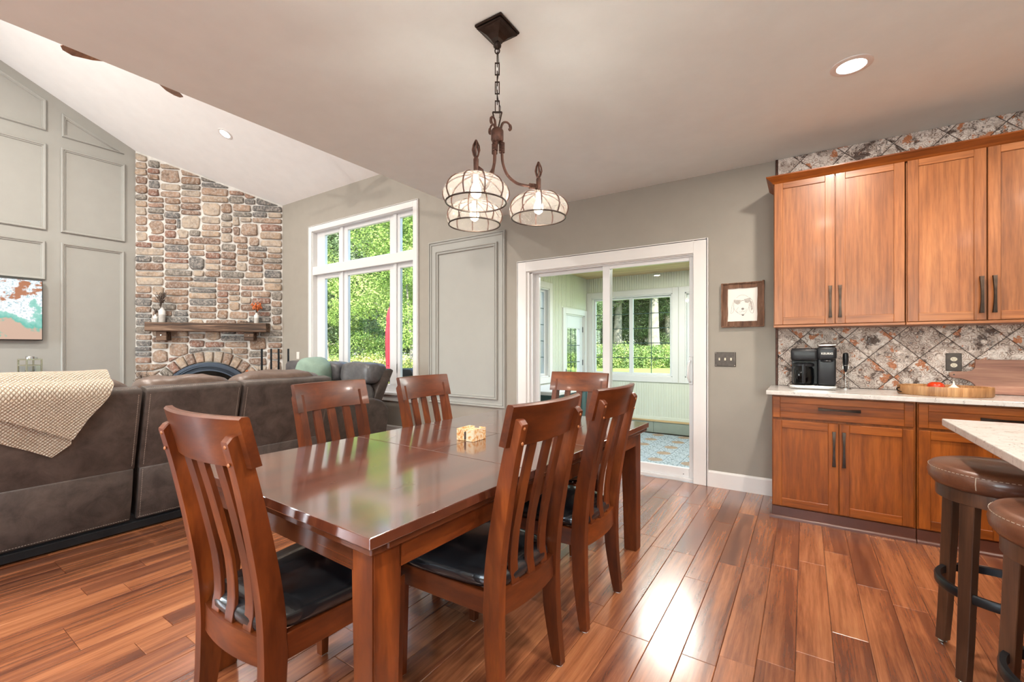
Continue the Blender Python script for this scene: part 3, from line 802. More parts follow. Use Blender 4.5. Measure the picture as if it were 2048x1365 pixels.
# further downlights of the room, outside the frame: their light only
for x,y in ((0.2,1.2),(1.9,3.02),(1.9,1.2),(0.2,-0.9),(-1.6,-0.9),(1.9,-0.9),(-2.6,-0.9)):
    lamp('recessed_light_lamp','AREA',(x,y,CH-0.01),34,(1.0,0.90,0.79),0.12,direction=(0,0,-1))
for x,y in ((-4.3,1.0),(-6.9,-0.6),(-4.6,-1.6)):
    vn2 = Vector((0,-KV if y > YM else KV,-1)).normalized()
    lamp('recessed_light_lamp','AREA',Vector((x,y,vault_z(y)))+vn2*0.012,130,(1.0,0.93,0.84),0.12,direction=vn2)

# ------------------------------------------------------------------ sunroom beyond the sliding door
SF = -0.22; SY = 7.63; SX0 = -3.38; SX1 = 0.9; SC = 2.49
fl = struct(MB().box(SX0-0.1,SX1,WY+0.15,SY+0.1,SF-0.15,SF-0.012).obj('floor_sunroom','grout_dark'))
tm = {}
for nm in ('patterned_tile','rosette_tile'):
    o = MB().box(-0.1015,0.1015,-0.1015,0.1015,-0.012,0,0.002).obj('tile',nm); tm[nm] = o.data; bpy.data.objects.remove(o)
ix = 0; restt = MB()
x = -3.28
for i in range(20):
    for j in range(16):
        xx = -1.612-0.205*8+0.205*i; yy = 5.78-0.205*7+0.205*j
        if xx < SX0+0.1 or xx > SX1-0.1 or yy > SY-0.1 or yy < WY+0.26: continue
        ros = (i % 2 == 0 and (j-7) % 2 == 0)
        if xx < -0.6 and xx > -2.6 :
            o = bpy.data.objects.new('tile', tm['rosette_tile' if ros else 'patterned_tile']); COL.objects.link(o); o.parent = fl; o.location = (xx,yy,SF)
        else: restt.box(xx-0.1,xx+0.1,yy-0.1,yy+0.1,SF-0.012,SF)
o = restt.obj('tile_rest','patterned_tile',fl); o['kind'] = 'stuff'
W2 = [(-3.28,-1.84,0.73,2.13),(-1.64,-0.2,0.73,2.13)]
b = MB(); wall_pieces(b, SY, SY+0.15, SX0, SX1, SF, SC+0.05, W2); wsb = struct(b.obj('wall_sunroom_back','beadboard_paint'))
def holes_x(b, x0,x1,y0,y1,z0,z1,holes):
    ys = sorted({y0,y1,*[h[0] for h in holes],*[h[1] for h in holes]})
    for a,c in zip(ys,ys[1:]):
        hs = [h for h in holes if h[0] <= a+1e-6 and h[1] >= c-1e-6]; zz = z0
        for h in hs:
            if h[2] > zz: b.box(x0,x1,a,c,zz,h[2])
            zz = h[3]
        if zz < z1: b.box(x0,x1,a,c,zz,z1)
LW = [(4.75,6.16,0.76,2.15),(6.72,7.50,SF,1.80)]
b = MB(); holes_x(b, SX0-0.15,SX0,WY+0.15,SY,SF,SC+0.05,LW); wsl = struct(b.obj('wall_sunroom_left','beadboard_paint'))
struct(MB().box(SX1,SX1+0.12,WY+0.15,SY+0.1,SF,SC).obj('wall_sunroom_right','beadboard_paint'))
# beadboard ribs: too fine to pick apart singly
b = MB(); n = int((SX1-SX0)/0.042)
for i in range(n):
    x = SX0+0.02+i*0.042
    for z0,z1 in ((SF+0.2,0.62),(2.24,SC)): b.box(x,x+0.030,SY-0.010,SY,z0,z1)
o = b.obj('beadboard','beadboard_paint',wsb); o['kind'] = 'stuff'
b = MB()
for i in range(int((SY-WY-0.2)/0.042)):
    y = WY+0.17+i*0.042
    if 4.66 < y+0.02 < 6.25: segs = ((2.24,SC),(SF+0.2,0.66))
    elif 6.6 < y+0.02: segs = ((1.92,SC),)
    else: segs = ((SF+0.2,SC),)
    for z0,z1 in segs: b.box(SX0,SX0+0.010,y,y+0.030,z0,z1)
o = b.obj('beadboard','beadboard_paint',wsl); o['kind'] = 'stuff'
struct(MB().box(SX0+0.006,SX1,SY-0.03,SY,-0.035,-0.005,0.004).obj('trim_2','pine'))
struct(MB().box(SX0,SX1,SY-0.014,SY,-0.005,0.05,0.003).obj('trim_3','beadboard_paint'))
tb = struct(MB().box(SX0,SX1,SY-0.008,SY,SF,-0.035).obj('baseboard_sunroom','grout_dark'))
for i in range(7):
    x = SX0+0.01+i*0.61
    MB().box(x,min(x+0.606,SX1),SY-0.018,SY-0.008,SF,-0.035,0.002).obj('tile','base_tile',tb)
cs = struct(MB().box(SX0-0.15,SX1+0.1,WY+0.15,SY+0.15,SC+0.02,SC+0.2).obj('ceiling_sunroom','pine'))
y = WY+0.16
while y < SY:
    y1 = min(y+0.14,SY); MB().box(SX0,SX1,y+0.001,y1-0.001,SC,SC+0.02,0.002).obj('plank','pine',cs); y += 0.14
def picture_window(name, x0,x1,z0,z1,parent=None, along='x', base=SY, sgn=-1, muntins=True, two=True):
    """casing, sash bars, muntins and panes; along y when set in the left wall"""
    def bx(b,a,c,t0,t1,e,f,bev=0.003):
        if along == 'x': b.box(a,c,base+t0,base+t1,e,f,bev)
        else: b.box(SX0+t0,SX0+t1,a,c,e,f,bev)
    g = (lambda t0,t1:(t0,t1)) if along == 'x' else (lambda t0,t1:(-t1,-t0))
    b = MB(); cw = 0.095
    for a,c,e,f in ((x0-cw,x0,z0-cw,z1+cw),(x1,x1+cw,z0-cw,z1+cw),(x0,x1,z1,z1+cw),(x0,x1,z0-cw,z0)): bx(b,a,c,*g(-0.022,0.0),e,f)
    for a,c,e,f in ((x0,x0+0.02,z0,z1),(x1-0.02,x1,z0,z1),(x0,x1,z1-0.02,z1),(x0,x1,z0,z0+0.02)): bx(b,a,c,*g(-0.01,0.13),e,f)
    w = struct(b.obj(name,'white_trim'))
    xm = (x0+x1)/2; cells = [(x0+0.02,xm),(xm,x1-0.02)] if two else [(x0+0.02,x1-0.02)]
    for a,c in cells:
        b = MB(); s = 0.035
        for q in ((a,a+s,z0+0.02,z1-0.02),(c-s,c,z0+0.02,z1-0.02),(a+s,c-s,z1-0.02-s,z1-0.02),(a+s,c-s,z0+0.02,z0+0.02+s)): bx(b,q[0],q[1],*g(0.05,0.09),q[2],q[3])
        o = b.obj('sash','vinyl_white',w)
        b = MB(); bx(b,a+s,c-s,*g(0.068,0.073),z0+0.05,z1-0.05,0); b.obj('pane','window_glass',o)
        b = MB()
        if muntins:
            m = (a+c)/2; bx(b,m-0.006,m+0.006,*g(0.060,0.068),z0+0.05,z1-0.05,0)
            for k in range(1,5):
                z = z0+0.055+(z1-z0-0.11)*k/5; bx(b,a+s,c-s,*g(0.060,0.068),z-0.006,z+0.006,0)
            b.obj('muntins','dark_green_paint',o)
    return w
picture_window('window_2',*W2[0]); picture_window('window_3',*W2[1])
picture_window('window_4',*LW[0],along='y',two=True)
# sunroom exterior door (hinged, glazed)
y0,y1,z0,z1 = LW[1]
b = MB()
for a,c,e,f in ((y0-0.095,y0,SF,z1+0.095),(y1,y1+0.10,SF,z1+0.095),(y0,y1,z1,z1+0.095)): b.box(SX0-0.0,SX0+0.022,a,c,e,f,0.003)
for a,c,e,f in ((y0,y0+0.02,SF,z1),(y1-0.02,y1,SF,z1),(y0,y1,z1-0.02,z1)): b.box(SX0-0.13,SX0,a,c,e,f)
door_2 = struct(b.obj('door_2','white_trim'))
b = MB(); sx = SX0-0.06
for q in ((y0+0.02,y0+0.13,SF+0.02,z1-0.02),(y1-0.13,y1-0.02,SF+0.02,z1-0.02),(y0+0.13,y1-0.13,z1-0.24,z1-0.02),(y0+0.13,y1-0.13,SF+0.02,SF+0.3)): b.box(sx,sx+0.04,q[0],q[1],q[2],q[3],0.003)
dl = b.obj('door_leaf','vinyl_white',door_2)
MB().box(sx+0.018,sx+0.023,y0+0.12,y1-0.12,SF+0.28,z1-0.22).obj('pane','window_glass',dl)
b = MB()
for k in (1,2): 
    yy = y0+0.13+(y1-y0-0.26)*k/3; b.box(sx+0.024,sx+0.03,yy-0.006,yy+0.006,SF+0.3,z1-0.24)
for k in range(1,5):
    zz = SF+0.3+(z1-0.24-SF-0.3)*k/5; b.box(sx+0.024,sx+0.03,y0+0.13,y1-0.13,zz-0.006,zz+0.006)
b.obj('muntins','dark_green_paint',dl)
MB().box(sx+0.04,sx+0.055,y0+0.055,y0+0.085,0.70,0.86,0.004).tube([(sx+0.05,y0+0.07,0.79),(sx+0.09,y0+0.07,0.79),(sx+0.09,y0+0.15,0.79)],0.008,6).obj('door_handle','black_metal',dl)
for z in (0.15,0.9,1.5): MB().box(sx+0.035,sx+0.05,y1-0.03,y1-0.01,z,z+0.1,0.003).obj('hinge','black_metal',dl)
t = thing('storage_bench','dark green storage box under the window inside the bright sunroom','storage box',(-3.0,5.6,SF))
MB().box(-0.33,0.33,-0.55,0.55,0.0,0.82,0.006).obj('body','dark_green_paint',t)
for k in range(7): MB().box(0.33,0.336,-0.53+k*0.155,-0.40+k*0.155,0.03,0.79,0.003).obj('panel','dark_green_paint',t)
MB().box(-0.345,0.355,-0.57,0.57,0.82,0.87,0.008).obj('lid','white_trim',t)
lamp('sunroom_fill_lamp','AREA',(-1.4,6.0,SC-0.02),85,(1,0.98,0.94),0.8)  # unseen lamp without a fixture, added to brighten the sunroom
# ================================================================== DINING TABLE AND CHAIRS
def yz_board(b, path, w, t, x0=0.0, taper=None, bev=0.003, seg=1):
    """board of width w (x) and thickness t (in the yz plane) following path [(x,y,z)]"""
    P = [Vector(p) for p in path]; m = len(P); rs = []
    for i in range(m):
        d = (P[min(i+1,m-1)]-P[max(i-1,0)]); d.x = 0; d.normalize()
        nrm = Vector((0,-d.z,d.y))
        ww = (w[i] if isinstance(w,(list,tuple)) else w)/2; tt = (t[i] if isinstance(t,(list,tuple)) else t)/2
        rs.append([P[i]+Vector((sx*ww,0,0))+nrm*(sy*tt) for sx,sy in ((-1,-1),(1,-1),(1,1),(-1,1))])
    R = [[b.b.verts.new(p+Vector((x0,0,0))) for p in r] for r in rs]; fs = []; long = []
    for i in range(m-1):
        for j in range(4):
            k = (j+1)%4; fs.append(b.b.faces.new((R[i][j],R[i][k],R[i+1][k],R[i+1][j])))
    fs.append(b.b.faces.new(list(reversed(R[0])))); fs.append(b.b.faces.new(R[-1]))
    if bev:
        es = []
        for f in fs:
            for e in f.edges:
                a, c = e.verts
                ia = next(i for i,r in enumerate(R) if a in r); ic = next(i for i,r in enumerate(R) if c in r)
                if ia != ic or ia in (0,m-1): es.append(e)
        bmesh.ops.bevel(b.b, geom=list(set(es)), offset=bev, segments=seg, profile=0.5, affect='EDGES', clamp_overlap=True)
    return b
def spline(pts, n=4):
    out = []; P = [Vector(p) for p in pts]; P = [2*P[0]-P[1]]+P+[2*P[-1]-P[-2]]
    for i in range(1,len(P)-2):
        for k in range(n):
            t = k/n; a,b_,c,d = P[i-1],P[i],P[i+1],P[i+2]
            out.append(0.5*((2*b_)+(c-a)*t+(2*a-5*b_+4*c-d)*t*t+(3*b_-a-3*c+d)*t**3))
    out.append(P[-2]); return out

def make_chair(label):
    t = thing('dining_chair', label, 'chair', (0,0,0), 0, 'dining chairs round the table')
    for s in (-1,1):
        path = spline([(s*0.188,-0.250,0.003),(s*0.182,-0.232,0.14),(s*0.177,-0.220,0.28),(s*0.176,-0.219,0.42),(s*0.178,-0.232,0.56),(s*0.180,-0.258,0.71),(s*0.182,-0.290,0.86),(s*0.183,-0.316,0.965),(s*0.183,-0.322,0.99),(s*0.183,-0.324,1.002)],3)
        m = len(path); th = []; 
        for p in path:
            z = p.z
            th.append(0.036+0.030*min(1,max(0,z/0.3)) if z < 0.42 else (0.066-0.018*min(1,(z-0.42)/0.5)))
        # rounded top
        th[-1] = 0.012; th[-2] = 0.026; th[-3] = 0.034
        lg = yz_board(MB(), path, 0.034, th, bev=0.004).obj('rear_leg','chair_wood',t,smooth=True,ang=0.6)
        MB().lathe([(0.0,0),(0.014,0),(0.014,0.004),(0.0,0.004)][1:3],10,(s*0.188,-0.250,0.0)).obj('felt_pad','felt',lg)
        for z,y in ((0.972,-0.3425),(0.925,-0.3345)):
            MB().ball((s*0.1835,y,z),0.0058,8,(1,0.6,1)).obj('peg','brass_peg',lg,smooth=True)
        # front leg
        b = MB(); b.rings([[(s*0.206+dx*w,0.200+dy*w,z) for dx,dy in ((-1,-1),(1,-1),(1,1),(-1,1))] for z,w in ((0.003,0.0155),(0.25,0.020),(0.425,0.0225))])
        bmesh.ops.bevel(b.b, geom=b.b.edges[:], offset=0.002, segments=1, affect='EDGES')
        fl_ = b.obj('front_leg','chair_wood',t)
        MB().box(s*0.206-0.011,s*0.206+0.011,0.189,0.211,0,0.004).obj('felt_pad','felt',fl_)
        # side apron
        b = MB(); b.prism([(s*0.162,-0.215,0.352),(s*0.186,-0.215,0.352),(s*0.227,0.195,0.358),(s*0.203,0.195,0.358)],(0,0,0.074),0.002).obj('side_apron','chair_wood_y',t)
    MB().box(-0.19,0.19,0.188,0.212,0.36,0.43,0.002).obj('front_apron','chair_wood_x',t)
    # rear rail, gently bowed
    b = MB(); n = 8; rs_ = []
    for i in range(n+1):
        x = -0.163+0.326*i/n; y = -0.225-0.018*(1-(2*i/n-1)**2)
        rs_.append([(x,y-0.014,0.350),(x,y+0.014,0.350),(x,y+0.014,0.432),(x,y-0.014,0.432)])
    b.rings(rs_); b.obj('rear_rail','chair_wood_x',t,smooth=True)
    # crest rail: curved, leaning board
    b = MB(); n = 12; rs_ = []; Wc = 0.216
    for i in range(n+1):
        u = 2*i/n-1; x = Wc*u; sag = 0.034*(1-u*u)
        y0 = -0.268-sag; y1 = -0.300-sag; th_ = 0.026
        rs_.append([(x,y0,0.915),(x,y0-th_,0.912),(x,y1-th_,1.040),(x,y1-th_+0.006,1.046),(x,y1-0.004,1.046),(x,y1,1.041)])
    b.rings(rs_); b.obj('crest_rail','chair_wood_x',t,smooth=True,ang=0.5)
    for x in (-0.089,0.0,0.089):
        sg = 0.034*(1-(x/Wc)**2); sr = 0.018*(1-(x/0.163)**2)
        path = spline([(x,-0.225-sr,0.43),(x,-0.219-sr*0.9,0.50),(x,-0.226-sg*0.5,0.61),(x,-0.243-sg*0.75,0.73),(x,-0.262-sg*0.9,0.83),(x,-0.284-sg,0.925)],3)
        yz_board(MB(), path, 0.042, 0.013, bev=0.002).obj('slat','chair_wood',t,smooth=True,ang=0.6)
    # seat cushion
    b = MB(); n = 14; g = [[None]*(n+1) for _ in range(n+1)]; top = []; 
    prof = [(0.99,0.428),(1.04,0.434),(1.06,0.446),(1.058,0.460),(1.03,0.474),(0.96,0.486),(0.85,0.495),(0.65,0.504),(0.4,0.509),(0.12,0.511)]
    rg = []
    for k,z in prof:
        ring = []
        N_ = 40
        for i in range(N_):
            a = 2*PI*i/N_; c_, s_ = math.cos(a), math.sin(a); e = 5.0 if k > 0.6 else 2.6
            q = (abs(c_)**e+abs(s_)**e)**(1/e); x, y = c_/q, s_/q
            hw = 0.198+0.028*y
            # notches left for the rear legs
            ring.append((x*hw*k, -0.004+y*0.226*k, z))
        rg.append(ring)
    b.rings(rg); b.obj('seat','black_leather',t,smooth=True,ang=2.0)
    return t
def place(o, x, y, deg):
    o.location = (x,y,0); o.rotation_euler = (0,0,-math.radians(deg))
chairA = make_chair('dark wooden chair at the near end of the table, seen from behind')
place(chairA, -1.392, 0.860, -1.5)
for x,y,a,lb in ((-1.047,1.345,-87.4,'dining chair on the kitchen side of the table, nearer to the camera'),
               (-1.034,1.955,-88.5,'dining chair on the kitchen side of the table, nearer to the sliding door'),
               (-1.712,1.405,85,'dining chair on the sofa side of the table, in front of the sofa back'),
               (-1.672,2.010,87.6,'dining chair on the sofa side of the table, standing before the tall window'),
               (-1.335,2.560,181,'dining chair at the far end of the table, in front of the sliding door')):
    c = copy_tree(chairA); c['label'] = lb; place(c, x, y, a)

tab = thing('dining_table','dark reddish-brown wooden dining table with a scratched glossy top','table',(-1.375,1.729,0),-math.radians(2.0))
TW, TL = 1.085/2, 2.03/2; TZ = 0.762
cross = [-0.285,0.20]     # cross seams either side of the butterfly leaf
def toppanel(name, x0,x1,y0,y1):
    b = MB(); b.box(x0,x1,y0,y1,TZ-0.030,TZ,0.0025,2); return b.obj(name,'tabletop_wood',tab)
toppanel('table_top',-TW,TW,-TL,cross[0]-0.0006); toppanel('table_top',-TW,TW,cross[1]+0.0006,TL)
toppanel('table_leaf',-TW,-0.0006,cross[0]+0.0006,cross[1]-0.0006); toppanel('table_leaf',0.0006,TW,cross[0]+0.0006,cross[1]-0.0006)
for q in ((-TW+0.008,TW-0.008,-TL+0.008,-TL+0.06),(-TW+0.008,TW-0.008,TL-0.06,TL-0.008)): MB().box(*q,TZ-0.052,TZ-0.0305,0.004).obj('edge_molding','table_edge_x',tab)
for q in ((-TW+0.008,-TW+0.06,-TL+0.06,TL-0.06),(TW-0.06,TW-0.008,-TL+0.06,TL-0.06)): MB().box(*q,TZ-0.052,TZ-0.0305,0.004).obj('edge_molding','table_edge_y',tab)
LI = 0.038
for sy in (-1,1):
    MB().box(-TW+0.12,TW-0.12,sy*(TL-LI-0.012)-0.012,sy*(TL-LI-0.012)+0.012,TZ-0.128,TZ-0.052,0.002).obj('apron','table_edge_x',tab)
for sx in (-1,1):
    MB().box(sx*(TW-LI-0.012)-0.012,sx*(TW-LI-0.012)+0.012,-TL+0.12,TL-0.12,TZ-0.128,TZ-0.052,0.002).obj('apron','chair_wood_y',tab)
    for sy in (-1,1):
        X = sx*(TW-LI); Y = sy*(TL-LI); b = MB()
        b.rings([[(X-sx*a*0.095*k+sx*0,Y-sy*c*0.095*k,z) for a,c in ((0,0),(1,0),(1,1),(0,1))] for z,k in ((0.0,0.80),(0.35,0.88),(TZ-0.052,1.0))])
        bmesh.ops.bevel(b.b, geom=b.b.edges[:], offset=0.004, segments=2, affect='EDGES')
        b.obj('leg','table_leg_wood',tab)
# onyx coaster holder
ch = thing('coaster_holder','small square orange and cream stone holder filled with coasters on the table','coaster holder',(-1.391,1.733,TZ+0.0005),math.radians(2))
hw = 0.052; b = MB(); hz = 0.058
for q in ((-hw,-0.006,-hw,-hw+0.008,0,hz),(0.006,hw,-hw,-hw+0.008,0,hz),(-hw,-0.016,hw-0.008,hw,0,hz),(0.016,hw,hw-0.008,hw,0,hz),(-0.016,0.016,hw-0.008,hw,0,hz*0.7),(-hw,-hw+0.008,-hw+0.008,hw-0.008,0,hz),(hw-0.008,hw,-hw+0.008,hw-0.008,0,hz),(-hw+0.008,hw-0.008,-hw+0.008,hw-0.008,0,0.006)): b.box(*q,0.001)
b.obj('holder','onyx',ch)
for k in range(6):
    z = 0.0075+k*0.0074
    b = MB(); b.box(-hw+0.0085,hw-0.0085,-hw+0.0085,hw-0.0085,z,z+0.0058,0.0008)
    if k < 5: b.box(-0.0055,0.0055,-hw+0.001,-hw+0.012,z,z+0.0058)
    b.obj('coaster','grout_dark' if k < 5 else 'onyx',ch)

# ================================================================== SOFA (long row, backs to the dining table)
sofa = thing('sectional_sofa','dark grey-brown leather reclining sofa seen from behind','sofa',(-3.72,0,0))
def back_section(y0,y1,i):
    # coordinates local to x = -3.72
    b = MB()
    prof = [(0.062,0.425),(0.205,0.935),(0.200,0.952),(0.185,0.960),(0.10,0.972),(0.0,0.90),(-0.12,0.44)]
    b.prism([(x,y0,z) for x,z in prof],(0,y1-y0,0),0.012,2)
    s_ = b.obj('back','sofa_leather',sofa,smooth=True,ang=0.6)
    b = MB(); pf = [(0.0,0.075),(0.035,0.25),(0.066,0.425),(0.05,0.44),(-0.14,0.44),(-0.16,0.08)]
    b.prism([(x,y0+0.006,z) for x,z in pf],(0,y1-y0-0.012,0),0.006,1)
    f_ = b.obj('back_skirt','sofa_leather',sofa,smooth=True,ang=0.6)
    b = MB()
    def st(p,q):
        n = int((Vector(q)-Vector(p)).length/0.012)
        for k in range(n):
            a = Vector(p).lerp(Vector(q),(k+0.15)/n); c = Vector(p).lerp(Vector(q),(k+0.72)/n); b.tube([a,c],0.0011,3)
    st((0.0805,y0+0.02,0.45),(0.2075,y0+0.02,0.925)); st((0.0805,y1-0.02,0.45),(0.2075,y1-0.02,0.925)); st((0.178,y0+0.02,0.9625),(0.178,y1-0.02,0.9625))
    b.obj('stitching','sofa_stitch',s_)
    b = MB(); st((0.006,y0+0.012,0.09),(0.006,y1-0.012,0.09)); st((0.005,y0+0.022,0.09),(0.067,y0+0.022,0.42)); b.obj('stitching','sofa_stitch',f_)
    # puffy head cushion lying forward of the back
    b = MB(); tl = Matrix.Translation((0.0,0,0))
    b.puff(-0.20,0.125,y0+0.01,y1-0.01,0.80,1.028,3.2,8,0.022,i*7)
    b.obj('head_cushion','sofa_puff_leather',sofa,smooth=True,ang=3)
    MB().puff(-0.30,-0.06,y0+0.015,y1-0.015,0.42,0.84,3.5,6,0.02,i*5).obj('back_cushion','sofa_puff_leather',sofa,smooth=True,ang=3)
    MB().puff(-0.95,-0.16,y0+0.01,y1-0.01,0.20,0.47,5,7,0.015,i*9).obj('seat_cushion','sofa_puff_leather',sofa,smooth=True,ang=3)
    MB().box(-0.92,-0.14,y0+0.01,y1-0.01,0.09,0.26,0.01).obj('seat_base','sofa_leather',sofa)
for i,(y0,y1) in enumerate(((-0.32,0.268),(0.29,1.052),(1.072,1.648),(1.668,2.400))): back_section(y0,y1,i)
b = MB(); b.box(-0.9,0.006,-0.32,2.40,0.012,0.062,0.004); b.box(-0.88,-0.02,-0.30,2.38,0.062,0.10,0.0); b.obj('base_rail','black_metal',sofa)
for y0,y1 in ((-0.55,-0.34),(2.42,2.62)):
    if y0 < 0: MB().box(-0.95,-0.02,y0,y1,0.08,0.60,0.05,3).obj('armrest','sofa_leather',sofa,smooth=True)
b = MB()
for x,y in ((-0.8,-0.25),(-0.05,-0.25),(-0.8,2.33),(-0.05,2.33),(-0.05,1.06)): b.lathe([(0.02,0),(0.02,0.013)],10,(x,y,0))
b.obj('foot','black_metal',sofa)

# second sofa along the window
ls = thing('window_sofa','dark leather recliner sofa, cushions painted grey with window light, under the tall window, its end turned to the room','sofa',(-4.37,3.2,0))
def seatrow(x0,x1,i):
    b = MB(); prof = [(0.42,0.43),(0.68,0.935),(0.62,0.96),(0.52,0.94),(0.30,0.44)]
    b.prism([(x0,y-0.0,z) for y,z in prof],(x1-x0,0,0),0.02,2).obj('back','sofa_leather',ls,smooth=True,ang=0.6)
    MB().puff(x0+0.004,x1-0.004,0.30,0.60,0.77,1.035,4.6,9,0.018,30+i,tilt=None).obj('head_cushion','window_lit_puff_leather',ls,smooth=True,ang=3)
    MB().puff(x0+0.01,x1-0.01,0.18,0.44,0.42,0.80,3.5,6,0.02,40+i).obj('back_cushion','window_lit_puff_leather',ls,smooth=True,ang=3)
    MB().puff(x0+0.005,x1-0.005,-0.42,0.26,0.20,0.49,4.5,7,0.02,50+i).obj('seat_cushion','window_lit_puff_leather',ls,smooth=True,ang=3)
for i,(x0,x1) in enumerate(((-0.64,-0.002),(-1.28,-0.66),(-1.92,-1.30))): seatrow(x0,x1,i)
b = MB(); b.box(-1.92,-0.01,-0.40,0.46,0.08,0.24,0.01).obj('seat_base','sofa_leather',ls)
b = MB(); b.prism([(0.0,y,z) for y,z in ((-0.44,0.10),(0.44,0.10),(0.50,0.46),(0.40,0.58),(0.25,0.63),(-0.36,0.60),(-0.44,0.54))],(0.13,0,0),0.035,3).obj('armrest','sofa_leather',ls,smooth=True,ang=0.8)
b = MB()
for x in (-1.85,0.06):
    for y in (-0.36,0.38): b.lathe([(0.022,0),(0.022,0.11)],10,(x,y,0))
b.obj('foot','black_metal',ls)
# green pillow
b = MB(); b.puff(-0.25,0.25,-0.16,0.16,-0.2,0.2,2.4,7,0.02,3)
pl = b.obj('throw_pillow','green_velvet',None,smooth=True,loc=(-5.35,3.40,0.90),ang=3); pl.rotation_euler = (0.25,0.1,0.5)
tag(pl,'soft grey-green pillow propped on the window sofa behind the long sofa','pillow')

# knitted throw over the long sofa
def throw_sheet(name, ys, lo, hi, off, parent, seed):
    """ys: list of (y, lower end v, upper end) ; v measured down the back from the top edge"""
    b = MB(); uvl = b.b.loops.layers.uv.new('UVMap'); nU, nV = 40, 40; G = []; U = []
    def surf(v, y, o):
        # v < 0: on the top and cushion; v > 0: down the back slab
        topx, topz = -3.512, 0.972
        if v > 0.03:
            q = (v-0.03)/0.53; x = topx+(-3.655-topx)*q+0.012; z = 0.955+(0.43-0.955)*q
            nx, nz_ = 0.96, -0.26
        elif v > -0.05:
            q = (v+0.05)/0.08; a = q*PI/2; x = topx-0.03+0.045*math.sin(a); z = 0.952+0.035*math.cos(a); nx, nz_ = math.sin(a), math.cos(a)
        else:
            q = min(1,(-0.05-v)/0.12); x = topx-0.03-(-0.05-v)*0.85; z = 0.987+0.055*math.sin(q*PI/2)-max(0,-v-0.2)*0.6; nx, nz_ = 0.05,1.0
        w = 0.007*mnoise.noise(Vector((y*5+seed, v*4, seed)))+0.005*math.sin(y*26+v*5+seed)*max(0,min(1,v*3))
        return (x+nx*(o+w), y, z+nz_*(o+w))
    for i in range(nU+1):
        u = i/nU; k = u*(len(ys)-1); j = min(int(k),len(ys)-2); f = k-j
        y = ys[j]*(1-f)+ys[j+1]*f; l = lo[j]*(1-f)+lo[j+1]*f; h = hi[j]*(1-f)+hi[j+1]*f
        row = []
        for m in range(nV+1):
            v = h+(l-h)*m/nV; yy = y+0.02*math.sin(v*7+seed)*0.3
            row.append((b.b.verts.new(surf(v,yy,off)), (yy,v)))
        G.append(row)
    for i in range(nU):
        for m in range(nV):
            q = (G[i][m],G[i+1][m],G[i+1][m+1],G[i][m+1])
            f = b.b.faces.new([a[0] for a in q])
            for lp, a in zip(f.loops, q): lp[uvl].uv = a[1]
    r = bmesh.ops.solidify(b.b, geom=b.b.faces[:], thickness=-0.012)
    return b.obj(name,'knit',parent,smooth=True,ang=1.2)
tw = thing('throw_blanket','cream chunky-knit blanket draped over the back of the dark sofa','blanket',(0,0,0))
# lower layer hangs furthest, the folded upper layer over it
throw_sheet('lower_fold',[0.02,0.25,0.45,0.66,0.735],[0.02,0.14,0.27,0.395,0.33],[-0.28]*4+[-0.25],0.006,tw,1)
throw_sheet('upper_fold',[0.03,0.25,0.45,0.60,0.735,0.80,0.87,0.905],[0.0,0.06,0.13,0.21,0.295,0.17,0.07,-0.005],[-0.3]*8,0.040,tw,4)

# ================================================================== LEFT WALL: TV, LANTERN, CONSOLE
tv = thing('television','flat television on the left wall showing surf breaking on a beach','television',(XL+0.03,0.85,1.75))
MB().box(0.0,0.045,-0.72,0.723,-0.425,0.427,0.004).obj('bezel','black_plastic',tv)
MB().box(0.045,0.047,-0.712,0.715,-0.413,0.419).obj('screen','tv_picture',tv)
MB().box(-0.029,0.0,-0.2,0.2,-0.15,0.15).obj('wall_bracket','black_metal',tv)
con = thing('media_console','low white media console under the television, hidden behind the sofa','console',(-8.86,0.9,0))
MB().box(-0.22,0.22,-0.8,0.8,0.08,0.60,0.006).obj('body','white_trim',con)
MB().box(-0.24,0.24,-0.82,0.82,0.60,0.635,0.006).obj('top','mantel_wood',con)
for k in range(4): MB().box(0.22,0.238,-0.79+k*0.4,-0.41+k*0.4,0.10,0.58,0.004).obj('door','white_trim',con)
for sx_ in (-0.18,0.18):
    for sy_ in (-0.74,0.74): MB().box(sx_-0.02,sx_+0.02,sy_-0.02,sy_+0.02,0,0.08).obj('foot','white_trim',con)
lt = thing('lantern','metal and glass lantern with a reed diffuser inside, below the television','lantern',(-8.88,1.415,0.636),0.35)
b = MB(); w = 0.08; hh = 0.43
for sx_ in (-1,1):
    for sy_ in (-1,1): b.box(sx_*w-0.008,sx_*w+0.008,sy_*w-0.008,sy_*w+0.008,0.0,hh,0.001)
for z in (0.0,0.335,hh-0.016):
    for s_ in (-1,1): b.box(-w,w,s_*w-0.007,s_*w+0.007,z,z+0.016); b.box(s_*w-0.007,s_*w+0.007,-w,w,z,z+0.016)
b.box(-w,w,-w,w,0,0.008); b.box(-w,w,-w,w,hh-0.003,hh+0.003)
b.obj('frame','nickel',lt)
b = MB()
for s_ in (-1,1): b.box(-w+0.008,w-0.008,s_*w-0.001,s_*w+0.001,0.016,0.335); b.box(s_*w-0.001,s_*w+0.001,-w+0.008,w-0.008,0.016,0.335)
b.obj('pane','clear_glass',lt)
MB().lathe([(0.045,hh),(0.045,hh+0.028),(0.04,hh+0.034),(0.001,hh+0.034)],20,cap=False).obj('chimney_cap','steel',lt,smooth=True)
MB().tube([(0.0,0.05,hh+0.01),(0.0,0.075,hh+0.02),(0.0,0.08,hh+0.01),(0.0,0.07,hh)],0.004,6).obj('ring','steel',lt)
df = thing('reed_diffuser','dark reed diffuser bottle standing inside the lantern','diffuser',(-8.88,1.415,0.6445))
